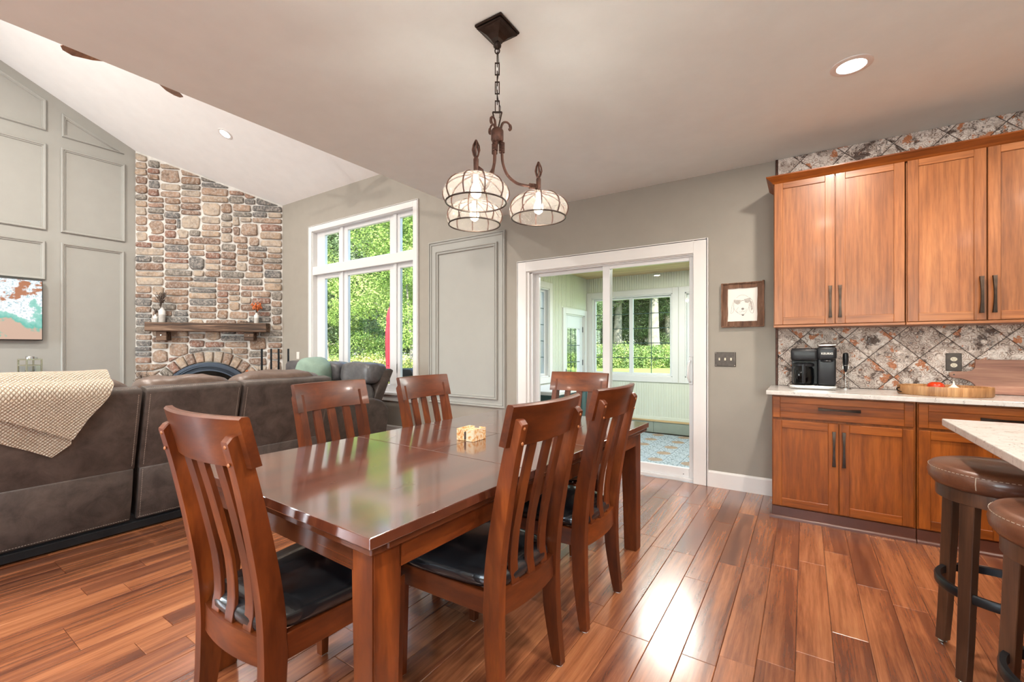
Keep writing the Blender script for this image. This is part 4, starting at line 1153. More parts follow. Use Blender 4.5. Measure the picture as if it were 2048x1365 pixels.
MB().lathe([(0.035,0),(0.042,0.01),(0.04,0.05),(0.016,0.08),(0.014,0.11)],16).obj('bottle','black_plastic',df,smooth=True)
for k in range(7):
    a = k*0.9; MB().tube([(0.005*math.cos(a),0.005*math.sin(a),0.10),(0.045*math.cos(a),0.045*math.sin(a),0.25+0.01*(k%3))],0.0035,5).obj('reed','black_plastic',df)

# ================================================================== FIREPLACE FITTINGS
rotd = math.atan2(-fd.y,-fd.x)      # local +x runs towards the window wall; local -y faces the room
def fp(s, t, z=0): return tuple(fp_o+fd*s+fn*t+Vector((0,0,z)))
mt = thing('mantel_shelf','rough-hewn dark wooden mantel beam on the stone fireplace','mantel',fp(1.083,0.03,1.486),rotd)
b = MB(); L_ = 0.892; n = 14; rr_ = []; rm = random.Random(5)
for i in range(n+1):
    x = -L_+2*L_*i/n; q = lambda: rm.uniform(-0.004,0.004)
    rr_.append([(x,0.0,0+q()),(x,-0.195+q(),0.0+q()),(x,-0.205+q(),0.012+q()),(x,-0.205+q(),0.132+q()),(x,-0.195+q(),0.146+q()),(x,0.0,0.147+q())])
b.rings(rr_); b.obj('beam','mantel_wood',mt,smooth=True,ang=0.5)
for x0 in (-0.74,0.555):
    b = MB(); b.box(x0-0.02,x0+0.13,-0.15,0.0,-0.146,-0.001,0.006)
    cb = b.obj('corbel','mantel_wood',mt); cb.rotation_euler = (0,0,0)
    MB().lathe([(0.012,0),(0.010,-0.006)],8,(x0+0.055,-0.152,-0.06),'y').obj('bolt','steel',cb)
fb = thing('fireplace_insert','dark blue-grey arched metal fireplace front with a lattice grille','fireplace',fp(AC,0.0,0),rotd)
def arcp(r, z0=AZ, n=40, a0=0, a1=PI): return [(r*math.cos(a0+(a1-a0)*i/n), z0+r*math.sin(a0+(a1-a0)*i/n)) for i in range(n+1)]
def arch_band(b, r0, r1, y0, y1):
    A, B_ = arcp(r0), arcp(r1)
    b.rings([[(p[0],y0,p[1]),(q[0],y0,q[1]),(q[0],y1,q[1]),(p[0],y1,p[1])] for p,q in zip(A,B_)])
b = MB(); arch_band(b,0.715,0.757,-0.07,-0.0); arch_band(b,0.690,0.716,-0.058,-0.0); arch_band(b,0.618,0.640,-0.058,-0.0)
b.obj('arch_frame','blue_grey_iron',fb,smooth=True,ang=0.5)
b = MB()
for k in range(96):
    a = PI*(k+0.5)/96
    for d in (-1,1):
        p0 = (0.641*math.cos(a),AZ+0.641*math.sin(a)); a2 = a+d*0.075; p1 = (0.689*math.cos(a2),AZ+0.689*math.sin(a2))
        b.tube([(p0[0],-0.035,p0[1]),(p1[0],-0.035,p1[1])],0.0032,4)
o = b.obj('grille','blue_grey_iron',fb)
b = MB(); pts_ = arcp(0.70); b.prism([(p[0],-0.012,p[1]) for p in pts_],(0,0.01,0)); b.obj('firebox_back','black_metal',fb)
b = MB(); pts_ = arcp(0.619); b.prism([(p[0],-0.028,p[1]) for p in pts_],(0,0.012,0)); b.obj('glass_door','carafe_glass',fb)
b = MB(); b.box(-0.757,0.757,-0.07,0.0,0.0,AZ,0.004).obj('lower_panel','blue_grey_iron',fb)
hearth = thing('hearth_bench','raised stone hearth ledge at the foot of the fireplace','hearth',fp(0.0,0.0,0),rotd)
b = MB(); b.box(-2.1,-0.02,-0.48,-0.075,0.0,0.40,0.01).obj('hearth_stone','glazed_grey',hearth)

def bottle(name, label, prof, loc, mats, group=None, split=0.5):
    t = thing(name,label,'vase',loc,0,group)
    zmax = prof[-1][1]; zs = zmax*split
    lo_ = [p for p in prof if p[1] <= zs]; hi_ = [p for p in prof if p[1] > zs]
    lo_.append((lo_[-1][0],zs)); hi_.insert(0,(lo_[-1][0],zs))
    MB().lathe(lo_,20).obj('base','%s' % mats[0],t,smooth=True)
    MB().lathe(hi_+[(hi_[-1][0]*0.8,zmax-0.004),(hi_[-1][0]*0.75,zmax-0.03)],20).obj('body',mats[1],t,smooth=True)
    return t
MZ = 1.486+0.149
bottle('bud_vase','short two-tone white bottle vase at the left end of the mantel',[(0.034,0),(0.037,0.01),(0.037,0.075),(0.016,0.105),(0.014,0.125),(0.017,0.13)],fp(1.877,0.12,MZ),('glazed_grey','white_ceramic'))
bottle('bottle_vase','tall two-tone white bottle vase beside the short one on the mantel',[(0.044,0),(0.047,0.01),(0.047,0.19),(0.022,0.222),(0.02,0.245),(0.026,0.252)],fp(1.784,0.12,MZ),('glazed_grey','white_ceramic'))
bottle('flower_vase','white bottle vase at the right end of the mantel under rust-red flowers',[(0.036,0),(0.039,0.01),(0.039,0.13),(0.018,0.155),(0.017,0.175),(0.022,0.18)],fp(0.372,0.12,MZ),('glazed_grey','white_ceramic'))
def spray(name, label, cat, loc, n, h, spread, mat, heads=None, hr=0.012, seed=1, stem='dried_twig', stemname='stem', lean=(0,0)):
    t = thing(name,label,cat,loc); r = random.Random(seed); b = MB(); hb = MB()
    for k in range(n):
        a = r.uniform(0,2*PI); s_ = r.uniform(0.2,1)*spread; hh = h*r.uniform(0.6,1)
        p = [(0,0,0),(0.35*s_*math.cos(a)+lean[0]*0.4,0.35*s_*math.sin(a)+lean[1]*0.4,hh*0.55),(s_*math.cos(a)+lean[0],s_*math.sin(a)+lean[1],hh)]
        b.tube(spline(p,3),0.0022,4)
        if heads:
            for _ in range(heads):
                u = r.uniform(0.55,1.0); q = Vector(p[1]).lerp(Vector(p[2]),(u-0.5)*2)+Vector((r.uniform(-1,1),r.uniform(-1,1),r.uniform(-1,1)))*hr*1.4
                hb.ball(q,hr*r.uniform(0.6,1.1),5,(1,1,1.5))
        else:
            for _ in range(5):
                q0 = Vector(p[1]).lerp(Vector(p[2]),r.uniform(0.1,1)); q1 = q0+Vector((r.uniform(-1,1)*0.04,r.uniform(-1,1)*0.04,r.uniform(0.01,0.05))); b.tube([q0,q1],0.0022,4)
    b.obj(stemname,stem,t)
    if heads: o = hb.obj('flower_heads',mat,t,smooth=True); o['kind'] = 'stuff'
    else: hb.b.free()
    return t
spray('dried_branches','bunch of dark dried twigs rising from the tall mantel bottle','dried plant',fp(1.784,0.16,MZ+0.225),34,0.27,0.09,'dried_twig',heads=4,hr=0.008,seed=2,lean=(0.0,0.0))
spray('dried_sprig','small dark dried sprig in the short mantel bottle','dried plant',fp(1.877,0.12,MZ+0.115),10,0.11,0.05,'dried_twig',heads=3,hr=0.007,seed=3)
spray('dried_flowers','rust-red dried flowers in the right-hand mantel vase','dried flowers',fp(0.372,0.12,MZ+0.165),24,0.17,0.085,'dried_orange',heads=5,hr=0.013,seed=4)
sb = thing('seed_pods','small dark branch lying on the mantel beside the right-hand vase','branch',fp(0.50,0.12,MZ+0.001))
MB().tube([(0.08,0.06,0.008),(0.0,0.0,0.012),(-0.07,-0.07,0.02),(-0.10,-0.1,0.016)],[0.006,0.009,0.008,0.004],6).obj('twig','dried_twig',sb)
b = MB(); [b.ball((-0.08+k*0.03,-0.08+k*0.035,0.022),0.012,6) for k in range(4)]; b.obj('pod','dark_berry',sb,smooth=True)
spray('grass_tuft','grey dried grass tuft on the left end of the hearth','dried plant',fp(1.95,0.25,0.401),30,0.44,0.16,'x',seed=6)
spray('grass_sprays','second grey dried grass tuft nearer the firebox on the hearth','dried plant',fp(1.62,0.30,0.401),26,0.43,0.14,'x',seed=7)
spray('orange_spray','small orange dried spray on the hearth beside the iron posts','dried flowers',(-6.78,3.33,0.401) if False else fp(0.46,0.30,0.401),12,0.50,0.04,'dried_orange',heads=7,hr=0.013,seed=8)
spray('berry_spray','dark berry sprig on the hearth between the iron posts','dried plant',fp(0.28,0.36,0.401),6,0.55,0.06,'dark_berry',heads=1,hr=0.024,seed=9)
rack = thing('firewood_rack','black iron firewood rack with four tall posts beside the fireplace','rack',(-6.68,3.60,0))
ps = [(-6.62,3.375),(-6.91,3.665),(-6.44,3.525),(-6.72,3.83)]
for x,y in ps:
    MB().box(x+6.68-0.011,x+6.68+0.011,y-3.60-0.011,y-3.60+0.011,0.0,1.205,0.002).obj('post','black_metal',rack)
b = MB()
for a,c in ((0,1),(2,3),(0,2),(1,3)):
    for z in (0.06,0.5): b.tube([(ps[a][0]+6.68,ps[a][1]-3.6,z),(ps[c][0]+6.68,ps[c][1]-3.6,z)],0.008,6)
b.obj('crossbar','black_metal',rack)
def plate(name,label,cat,x0,x1,z0,z1,mat): 
    t = thing(name,label,cat,((x0+x1)/2,WY,(z0+z1)/2)); w,h = (x1-x0)/2,(z1-z0)/2
    MB().box(-w,w,-0.007,0,-h,h,0.003,2).obj('plate',mat,t); return t
t = plate('wall_switch','white light switch on the wall beside the tall window','switch',-7.145,-7.065,1.03,1.15,'light_plastic')
MB().box(-0.016,0.016,-0.011,-0.007,-0.033,0.033,0.002).obj('rocker','light_plastic',t)
t = plate('triple_switch','bronze three-toggle switch plate between the door and the counter','switch',-0.658,-0.492,1.057,1.181,'switch_plate')
for k in (-1,0,1):
    MB().box(k*0.046-0.006,k*0.046+0.006,-0.016,-0.007,-0.010,0.014,0.002).obj('toggle','almond_plastic',t)
for sx_ in (-1,1):
    for sz_ in (-1,1): MB().ball((sx_*0.074,-0.007,sz_*0.053),0.004,6,(1,0.5,1)).obj('screw','steel',t)
# ceiling fan in the vaulted room
fan = thing('ceiling_fan','ceiling fan with carved brown wooden blades hanging from the sloped ceiling','ceiling fan',(-5.17,1.557,3.9))
MB().lathe([(0.02,0.12),(0.08,0.10),(0.10,0.04),(0.10,-0.02),(0.07,-0.06),(0.02,-0.075)],24).obj('motor','dark_bronze',fan,smooth=True)
MB().tube([(0,0,0.1),(0,0,vault_z(1.557)-3.9)],0.014,10).obj('downrod','dark_bronze',fan)
MB().lathe([(0.07,vault_z(1.557)-3.9+0.03),(0.065,vault_z(1.557)-3.9-0.05),(0.02,vault_z(1.557)-3.9-0.08)],20).obj('ceiling_mount','dark_bronze',fan,smooth=True)
for k,a in enumerate((136,226,316,46)):
    A = math.radians(a); R_ = Matrix.Rotation(A,4,'Z') @ Matrix.Rotation(0.22,4,'X')
    out = [(0.08,0.03),(0.2,0.05),(0.38,0.085),(0.55,0.09),(0.63,0.05),(0.645,0.0),(0.60,-0.05),(0.45,-0.065),(0.25,-0.045),(0.08,-0.03)]
    b = MB(); b.prism([(x,y,-0.006+0.03*(x/0.64)**2) for x,y in out],(0,0,0.012),0.003)
    bmesh.ops.transform(b.b, matrix=R_, verts=b.b.verts[:]); b.obj('blade','fan_wood',fan)
# ================================================================== CHANDELIER
CX, CY = -1.232, 1.733
chd = thing('chandelier','rust-brown iron chandelier with three ribbed seeded-glass shades over the table','chandelier',(CX,CY,0))
b = MB(); 
b.box(-0.077,0.077,-0.080,0.080,CH-0.012,CH,0.003); b.box(-0.070,0.070,-0.073,0.073,CH-0.022,CH-0.012,0.003)
rr_ = []
for k,z in ((0.064,CH-0.022),(0.056,CH-0.026),(0.036,CH-0.040),(0.022,CH-0.058),(0.015,CH-0.072)):
    rr_.append([(k*sx_,k*1.04*sy_,z) for sx_,sy_ in ((-1,-1),(1,-1),(1,1),(-1,1))])
b.rings(rr_); b.obj('canopy','dark_bronze',chd)
MB().lathe([(0.010,CH-0.068),(0.018,CH-0.074),(0.0195,CH-0.082),(0.018,CH-0.090),(0.012,CH-0.096),(0.006,CH-0.100)],16).obj('canopy_knob','dark_bronze',chd,smooth=True)
def link(z, h, w, ang, r=0.0035, square=True):
    pts_ = [(-w,0,-h/2),(w,0,-h/2),(w,0,h/2),(-w,0,h/2)] if square else [(w*math.cos(a),0,h/2*math.sin(a)) for a in [2*PI*i/12 for i in range(12)]]
    b = MB()
    if square:
        for a,c in zip(pts_, pts_[1:]+pts_[:1]): 
            e = (Vector(c)-Vector(a)).normalized()*r*0.7; b.tube([Vector(a)-e,Vector(c)+e],r,4)
    else: b.tube(pts_, r, 6, loop=True)
    bmesh.ops.transform(b.b, matrix=Matrix.Translation((0,0,z)) @ Matrix.Rotation(ang,4,'Z'), verts=b.b.verts[:])
    return b.obj('chain_link','dark_bronze',chd)
link(CH-0.108,0.03,0.011,math.radians(33),0.003,False)
z = CH-0.150; k = 0
while z > 2.375:
    link(z,0.056,0.0095,math.radians(33 if k % 2 else 123),0.0032); z -= 0.0455; k += 1
MB().tube(spline([(0,0.006,CH-0.1),(0.004,0.008,CH-0.2),(-0.007,0.004,CH-0.28),(0.006,0.006,CH-0.36),(0.016,0.004,2.37),(0.012,0.0,2.32)],4),0.0018,5).obj('wire','black_plastic',chd)
A33 = math.radians(33.5)
b = MB()
for a,c in (((-0.022,0,2.352),(0.022,0,2.352)),((-0.022,0,2.352),(-0.004,0,2.27)),((0.022,0,2.352),(0.004,0,2.27))): b.tube([a,c],0.0045,4)
bmesh.ops.transform(b.b, matrix=Matrix.Rotation(A33,4,'Z'), verts=b.b.verts[:]); b.obj('hanger','dark_bronze',chd)
MB().lathe([(0.012,2.278),(0.026,2.268),(0.030,2.260),(0.030,2.218),(0.026,2.210),(0.012,2.206)],20).obj('hub','rust_iron',chd,smooth=True)
arms = []
for i,va in enumerate((12,127,245)):
    a = A33+math.radians(va); dx,dy = math.cos(a),math.sin(a); px_,py_ = -dy,dx
    R_ = 0.205
    pr = [(0.022,2.215),(0.023,2.16),(0.027,2.110),(0.046,2.060),(0.080,2.027),(0.120,2.012),(R_-0.01,2.008)]
    b = MB(); b.tube(spline([(dx*r,dy*r,z) for r,z in pr],4),0.0075,6)
    arm = b.obj('arm','rust_iron',chd,smooth=True)
    b = MB()
    for k in range(7): 
        z = 2.205-k*0.0072; b.tube([(dx*0.0225+0.0115*math.cos(q),dy*0.0225+0.0115*math.sin(q),z) for q in [2*PI*j/10 for j in range(10)]],0.0032,5,loop=True)
    b.obj('coil','rust_iron',arm,smooth=True); b = MB()
    for k in range(6):
        r = R_-0.045+k*0.0065
        b.tube([(dx*r+px_*0.0115*math.cos(q),dy*r+py_*0.0115*math.cos(q),2.009+0.0115*math.sin(q)) for q in [2*PI*j/10 for j in range(10)]],0.003,5,loop=True)
    b.obj('coil','rust_iron',arm,smooth=True)
    b = MB(); pr = [(0.018,2.255),(0.020,2.285),(0.030,2.305),(0.048,2.308),(0.062,2.295),(0.065,2.280),(0.058,2.272)]
    b.tube(spline([(dx*r,dy*r,z) for r,z in pr],4),[0.0062]*8+[0.005]*8+[0.0075]*9,6); b.obj('scroll','rust_iron',chd,smooth=True)
    c = (dx*R_,dy*R_)
    b = MB(); b.lathe([(0.010,1.978),(0.018,1.982),(0.016,1.990),(0.011,1.996),(0.012,2.045),(0.009,2.052),(0.006,2.056)],14,(c[0],c[1],0)).obj('socket_post','rust_iron',arm,smooth=True)
    b = MB()   # pierced leaf finial: a cage of curved ribs round a thin core
    for k in range(5):
        q = 2*PI*k/5; b.tube([(c[0]+r*math.cos(q+z_*9),c[1]+r*math.sin(q+z_*9),2.052+z_) for r,z_ in ((0.004,0.0),(0.012,0.014),(0.0165,0.032),(0.013,0.052),(0.006,0.068),(0.001,0.078))],0.0038,5)
    b.tube([(c[0],c[1],2.05),(c[0],c[1],2.128)],0.003,5); b.obj('finial','rust_iron',arm,smooth=True)
    # glass shade
    Z0 = 1.857
    sp = [(0.014,0.122),(0.045,0.119),(0.080,0.110),(0.112,0.093),(0.135,0.068),(0.144,0.042),(0.141,0.020),(0.131,0.0)]
    sp = [(p.x,p.z) for p in spline([(r,0,z) for r,z in sp],3)]
    t_ = MB(); t_.lathe([(r,z+Z0) for r,z in sp],40,(c[0],c[1],0),cap=False)
    sh = t_.obj('shade','seeded_glass',chd,smooth=True)
    for k in range(10):
        q = 2*PI*k/10+0.1+va*PI/180; MB().tube([(c[0]+(r+0.002)*math.cos(q),c[1]+(r+0.002)*math.sin(q),z+Z0) for r,z in sp[::2]+[sp[-1]]],0.0032,4).obj('rib','rust_iron',sh)
    b = MB(); b.tube([(c[0]+0.132*math.cos(q),c[1]+0.132*math.sin(q),Z0-0.001) for q in [2*PI*j/40 for j in range(40)]],0.0038,6,loop=True); b.obj('rim','dark_bronze',sh,smooth=True)
    MB().lathe([(0.014,0.0),(0.014,-0.03),(0.012,-0.034)],12,(c[0],c[1],1.98)).obj('socket','white_ceramic',arm)
    MB().lathe([(0.009,1.948),(0.012,1.940),(0.021,1.920),(0.0235,1.903),(0.019,1.886),(0.008,1.877),(0.001,1.876)],16,(c[0],c[1],0),cap=False).obj('bulb','bulb_glow',chd,smooth=True)
    bl = lamp('bulb_light','POINT',(c[0],c[1],1.905),40,(1.0,0.90,0.80),0.026); bl.parent = chd

# ================================================================== PICTURE WITH DOG SKETCH
pic = thing('picture_frame','small rustic wood frame holding a pencil sketch of a dog in sunglasses','picture',(-0.4425,WY,1.5855))
W_, H_ = 0.157, 0.187
rp = random.Random(4)
def rough_strip(x0,x1,z0,z1,y0,mat,nm='frame_strip'):
    b = MB(); n = 7; rings_ = []; horiz = (x1-x0) > (z1-z0)
    for i in range(n+1):
        u = i/n; q = lambda: rp.uniform(-0.0025,0.0025)
        if horiz:
            x = x0+(x1-x0)*u; rings_.append([(x,0,z0+q()),(x,y0+q(),z0+q()),(x,y0+q(),z1+q()),(x,0,z1+q())])
        else:
            z = z0+(z1-z0)*u; rings_.append([(x0+q(),0,z),(x0+q(),y0+q(),z),(x1+q(),y0+q(),z),(x1+q(),0,z)])
    b.rings(rings_); return b.obj(nm,mat,pic)
for q in ((-W_,-W_+0.045,-H_,H_),(W_-0.045,W_,-H_,H_),(-W_+0.045,W_-0.045,H_-0.045,H_),(-W_+0.045,W_-0.045,-H_,-H_+0.045)): rough_strip(*q,-0.018,'barn_wood')
for q in ((-W_-0.004,-W_+0.006,-H_,H_),(W_-0.006,W_+0.006,-H_,H_+0.008),(-W_,W_,H_-0.008,H_+0.002),(-W_,W_,-H_-0.003,-H_+0.006)): rough_strip(*q,-0.032,'barn_wood','edge_strip')
pp = MB().box(-W_+0.04,W_-0.04,-0.010,-0.004,-H_+0.04,H_-0.04).obj('paper','paper',pic)
def line2(b, pts_, w, y=-0.0105, loop=False):
    P_ = [Vector((p[0],0,p[1])) for p in pts_]
    P_ = spline(P_,4) if len(P_) > 2 else P_
    for a,c in zip(P_,P_[1:]):
        d = (c-a); 
        if d.length < 1e-5: continue
        nn = Vector((-d.z,0,d.x)).normalized()*w/2
        b.poly([(a.x-nn.x,y,a.z-nn.z),(c.x-nn.x,y,c.z-nn.z),(c.x+nn.x,y,c.z+nn.z),(a.x+nn.x,y,a.z+nn.z)])
def blob2(b, pts_, y=-0.0106): b.poly([(p[0],y,p[1]) for p in pts_])
el = lambda cx,cz,rx,rz,n=14,a0=0,a1=2*PI: [(cx+rx*math.cos(a0+(a1-a0)*i/n),cz+rz*math.sin(a0+(a1-a0)*i/n)) for i in range(n if a1-a0 > 6 else n+1)]
b = MB()
line2(b, el(0,0.005,0.062,0.078,16,0.25*PI,0.75*PI),0.0016)               # crown of the head
line2(b, [(-0.058,0.045),(-0.066,0.0),(-0.060,-0.04),(-0.034,-0.07)],0.0018); line2(b, [(0.058,0.045),(0.055,0.0),(0.04,-0.05)],0.0018)
line2(b, [(0.048,0.06),(0.075,0.03),(0.085,-0.03),(0.08,-0.072),(0.062,-0.066),(0.052,-0.03),(0.05,0.01)],0.0022)
line2(b, [(-0.055,0.05),(-0.075,0.01),(-0.084,-0.045),(-0.088,-0.07),(-0.07,-0.06),(-0.064,-0.02)],0.0018)
line2(b, [(-0.03,-0.02),(-0.045,-0.05),(-0.02,-0.078),(0.01,-0.08),(0.03,-0.06),(0.026,-0.03)],0.0016)
line2(b, [(0.0,-0.05),(-0.01,-0.062),(-0.026,-0.058)],0.0016); line2(b, [(0.0,-0.05),(0.012,-0.06),(0.024,-0.052)],0.0016)
line2(b, [(-0.012,0.03),(0.0,0.036),(0.012,0.034)],0.004)
b.obj('sketch_lines','pencil',pp)
b = MB()
blob2(b,[(-0.068,0.044),(-0.012,0.040),(-0.016,0.012),(-0.036,0.002),(-0.058,0.016)]); blob2(b,[(0.012,0.046),(0.064,0.056),(0.060,0.026),(0.042,0.012),(0.020,0.018)])
blob2(b,[(0.056,0.04),(0.074,0.02),(0.080,-0.04),(0.066,-0.055),(0.060,-0.01)],-0.0104)
b.obj('sunglasses','pencil_light',pp)
b = MB(); blob2(b, el(0.003,-0.035,0.011,0.009)); blob2(b,[(-0.008,-0.083),(0.016,-0.083),(0.008,-0.095),(0.0,-0.095)]); b.obj('nose','pencil',pp)

# ================================================================== KITCHEN
KX = -0.200
# backsplash tiles set diagonally
kw = struct(MB().box(KX+0.008,XR,WY-0.006,WY+0.001,0.885,CH).obj('wall_kitchen','grout_dark'))
D = 0.283; rt = random.Random(8)
zones = ((0.916,1.40),(2.46,CH-0.001))
def clip_rect(poly,x0,x1,z0,z1):
    poly = clip_half(poly,1,0,x1); poly = clip_half(poly,-1,0,-x0) if poly else poly
    poly = clip_half(poly,0,1,z1) if poly else poly
    return clip_half(poly,0,-1,-z0) if poly else poly
for row in range(-12,14):
    for colm in range(-2,7):
        cx_ = -0.029+D*colm+(D/2 if row % 2 else 0); cz_ = 1.290-D/2*(row)+D/2
        h = D/2-0.0028
        poly0 = [(cx_-h,cz_),(cx_,cz_-h),(cx_+h,cz_),(cx_,cz_+h)]
        for z0,z1 in zones:
            poly = clip_rect(poly0,KX+0.018,1.45,z0,z1)
            if len(poly) >= 3 and area(poly) > 2e-4:
                b = MB(); dpt = 0.012+rt.uniform(-0.001,0.001)
                def rg(k,y):
                    mx = sum(p[0] for p in poly)/len(poly); mz = sum(p[1] for p in poly)/len(poly)
                    return [(p[0]-(p[0]-mx)/max(0.02,math.hypot(p[0]-mx,p[1]-mz))*k,WY-y,p[1]-(p[1]-mz)/max(0.02,math.hypot(p[0]-mx,p[1]-mz))*k) for p in poly]
                b.rings([rg(0,0.006),rg(0,dpt-0.002),rg(0.003,dpt)]); b.obj('tile','antique_tile',kw)
struct(MB().box(KX,KX+0.018,WY-0.016,WY,0.916,1.376,0.003).obj('trim_4','rust_iron')); struct(MB().box(KX,KX+0.018,WY-0.016,WY,2.5,CH,0.003).obj('trim_5','rust_iron'))

def bar_pull(parent, p0, p1, out, horiz):
    """bar pull with flared ends; out = y offset in front of the face"""
    b = MB(); P0, P1 = Vector(p0), Vector(p1); n = 12; rs_ = []
    for i in range(n+1):
        u = i/n; c = P0.lerp(P1,u); arch = math.sin(PI*u); w = 0.0115-0.0042*arch; t_ = 0.0075-0.001*arch; y = c.y-0.020-0.008*arch
        if horiz: rs_.append([(c.x,y-t_,c.z-w*0.8),(c.x,y+t_*0.6,c.z-w),(c.x,y+t_*0.6,c.z+w),(c.x,y-t_,c.z+w*0.8)])
        else: rs_.append([(c.x-w*0.8,y-t_,c.z),(c.x-w,y+t_*0.6,c.z),(c.x+w,y+t_*0.6,c.z),(c.x+w*0.8,y-t_,c.z)])
    b.rings(rs_)
    for u in (0.08,0.92):
        c = P0.lerp(P1,u); b.box(c.x-0.005,c.x+0.005,c.y-0.022,c.y,c.z-0.005,c.z+0.005,0.001)
    return b.obj('handle','pull_bronze',parent,smooth=True,ang=0.7)
def shaker(name, parent, x0,x1,z0,z1,y,mv,mh,st=0.055,th=0.020):
    d = MB().box(x0+st-0.004,x1-st+0.004,y+0.008,y+th-0.002,z0+st-0.004,z1-st+0.004).obj(name,mv,parent)
    MB().box(x0,x0+st,y,y+th,z0,z1,0.002).obj('stile',mv,d); MB().box(x1-st,x1,y,y+th,z0,z1,0.002).obj('stile',mv,d)
    MB().box(x0+st,x1-st,y+0.0004,y+th,z1-st,z1-0.0004,0.002).obj('rail',mh,d); MB().box(x0+st,x1-st,y+0.0004,y+th,z0+0.0004,z0+st,0.002).obj('rail',mh,d)
    return d
UY = 3.875
def wall_cabinet(label, x0, x1, split, pulls=True):
    t = thing('wall_cabinet',label,'cabinet',(x0,UY,1.372),0,'cherry wall cabinets'); w = x1-x0
    MB().box(0,w,0.022,WY-UY-0.016,0.018,1.106,0.002).obj('carcass','cabinet_wood',t)
    MB().box(0.0,w,0.004,WY-UY-0.016,0.0,0.018,0.002).obj('light_rail','cabinet_wood_x',t)
    s = split-x0; g = 0.003
    for a,c,hx in ((0.006,s-g,s-0.028),(s+g,w-0.004,s+0.028)):
        d = shaker('door',t,a,c,0.020,1.092,0.0,'cabinet_wood','cabinet_wood_x')
        bar_pull(d,(hx,0.0,0.062),(hx,0.0,0.288),0,False)
    return t
wall_cabinet('cherry wall cabinet with two tall doors, directly above the coffee maker',-0.198,0.555,0.178)
wall_cabinet('cherry wall cabinet with two tall doors, above the cutting board',0.559,1.312,0.934)
wall_cabinet('cherry wall cabinet continuing the run beyond the cutting board',1.316,2.07,1.692)
cr = thing('crown_molding','dark cherry crown moulding running along the top of the wall cabinets','crown molding',(0,0,0))
b = MB(); prof = [(0.0,2.452),(-0.006,2.458),(-0.012,2.466),(-0.040,2.490),(-0.046,2.496),(-0.046,2.504),(0.02,2.504),(0.02,2.452)]
def crp(k, side):
    return [((-0.198+o if side else k), UY+o if True else 0, z) for o,z in prof]
rA = [(-0.198+min(o,-0.001),WY-0.02,z) for o,z in prof]
rB = [(-0.198+min(o,-0.001),UY+min(o,0.019),z) for o,z in prof]; rC = [(2.07,UY+min(o,0.019),z) for o,z in prof]
b.rings([rA,rB,rC]); b.obj('molding','base_cabinet_wood_x',cr)
MB().box(-0.178,2.07,UY+0.02,WY-0.02,2.490,2.500).obj('cap','cabinet_wood_x',cr)
BY = 3.69
def base_cabinet(label, x0,x1,split):
    t = thing('base_cabinet',label,'cabinet',(x0,BY,0),0,'cherry base cabinets'); w = x1-x0; s = split-x0; g = 0.003
    MB().box(0,w,0.021,WY-BY-0.018,0.085,0.884,0.002).obj('carcass','base_cabinet_wood',t)
    d = shaker('drawer',t,0.006,w-0.012,0.722,0.872,0.0,'base_cabinet_wood_x','base_cabinet_wood_x',0.045)
    m = (s)*1.0; bar_pull(d,(m-0.115,0.0,0.800),(m+0.115,0.0,0.800),0,True)
    for a,c,hx in ((0.006,s-g,s-0.027),(s+g,w-0.012,s+0.027)):
        d = shaker('door',t,a,c,0.096,0.706,0.0,'base_cabinet_wood','base_cabinet_wood_x')
        bar_pull(d,(hx,0.0,0.42),(hx,0.0,0.655),0,False)
    MB().box(0,w,0.016,0.034,0.0,0.085,0.002).obj('toe_board','dark_toe',t)
    MB().prism([(0 if x0 > -0.1 else -0.015,0.016,0.0),(0 if x0 > -0.1 else -0.015,0.0,0.0),(0 if x0 > -0.1 else -0.015,0.002,0.012),(0 if x0 > -0.1 else -0.015,0.010,0.020),(0 if x0 > -0.1 else -0.015,0.016,0.022)],(w+(0 if x0 > -0.1 else 0.015),0,0)).obj('shoe_molding','dark_toe',t)
    return t
base_cabinet('cherry base cabinet at the end by the door wall, under the coffee maker',-0.198,0.580,0.190)
base_cabinet('cherry base cabinet under the wooden tray, partly behind the bar stool',0.584,1.362,0.972)
base_cabinet('cherry base cabinet continuing the run behind the kitchen island',1.366,2.144,1.755)
ct = thing('countertop','pale speckled quartz counter along the tiled wall','countertop',(0,0,0))
MB().box(-0.232,2.17,3.648,WY-0.0165,0.885,0.915,0.0035,2).obj('slab','quartz',ct)

# coffee maker
cm = thing('coffee_maker','black two-part drip and pod coffee maker with glass carafe','coffee maker',(-0.085,3.93,0.9155))
b = MB(); b.box(-0.012,0.276,-0.035,0.19,0.0,0.030,0.006,2).obj('base','steel',cm,smooth=True,ang=0.5)
b = MB(); b.box(0.163,0.272,0.0,0.18,0.030,0.305,0.012,3); b.box(0.0,0.165,0.12,0.18,0.030,0.30,0.004); b.obj('body','black_plastic',cm,smooth=True,ang=0.5)
b = MB(); b.box(-0.004,0.165,-0.02,0.18,0.205,0.300,0.022,4).obj('brew_head','black_plastic',cm,smooth=True,ang=0.6)
b = MB(); b.box(0.158,0.276,-0.026,0.17,0.215,0.313,0.022,4).obj('pod_head','black_plastic',cm,smooth=True,ang=0.6)
b = MB(); b.box(0.160,0.274,-0.022,0.15,0.313,0.331,0.007,2).obj('lid','steel',cm,smooth=True,ang=0.6)
MB().lathe([(0.045,0.0),(0.05,0.006),(0.03,0.012),(0.001,0.012)],20,(0.217,0.04,0.326),cap=False).obj('lid_handle','steel',cm,smooth=True)
MB().lathe([(0.04,0.215),(0.045,0.205),(0.03,0.200),(0.001,0.200)],18,(0.217,0.02,0.0),cap=False).obj('pod_nozzle','black_plastic',cm,smooth=True)
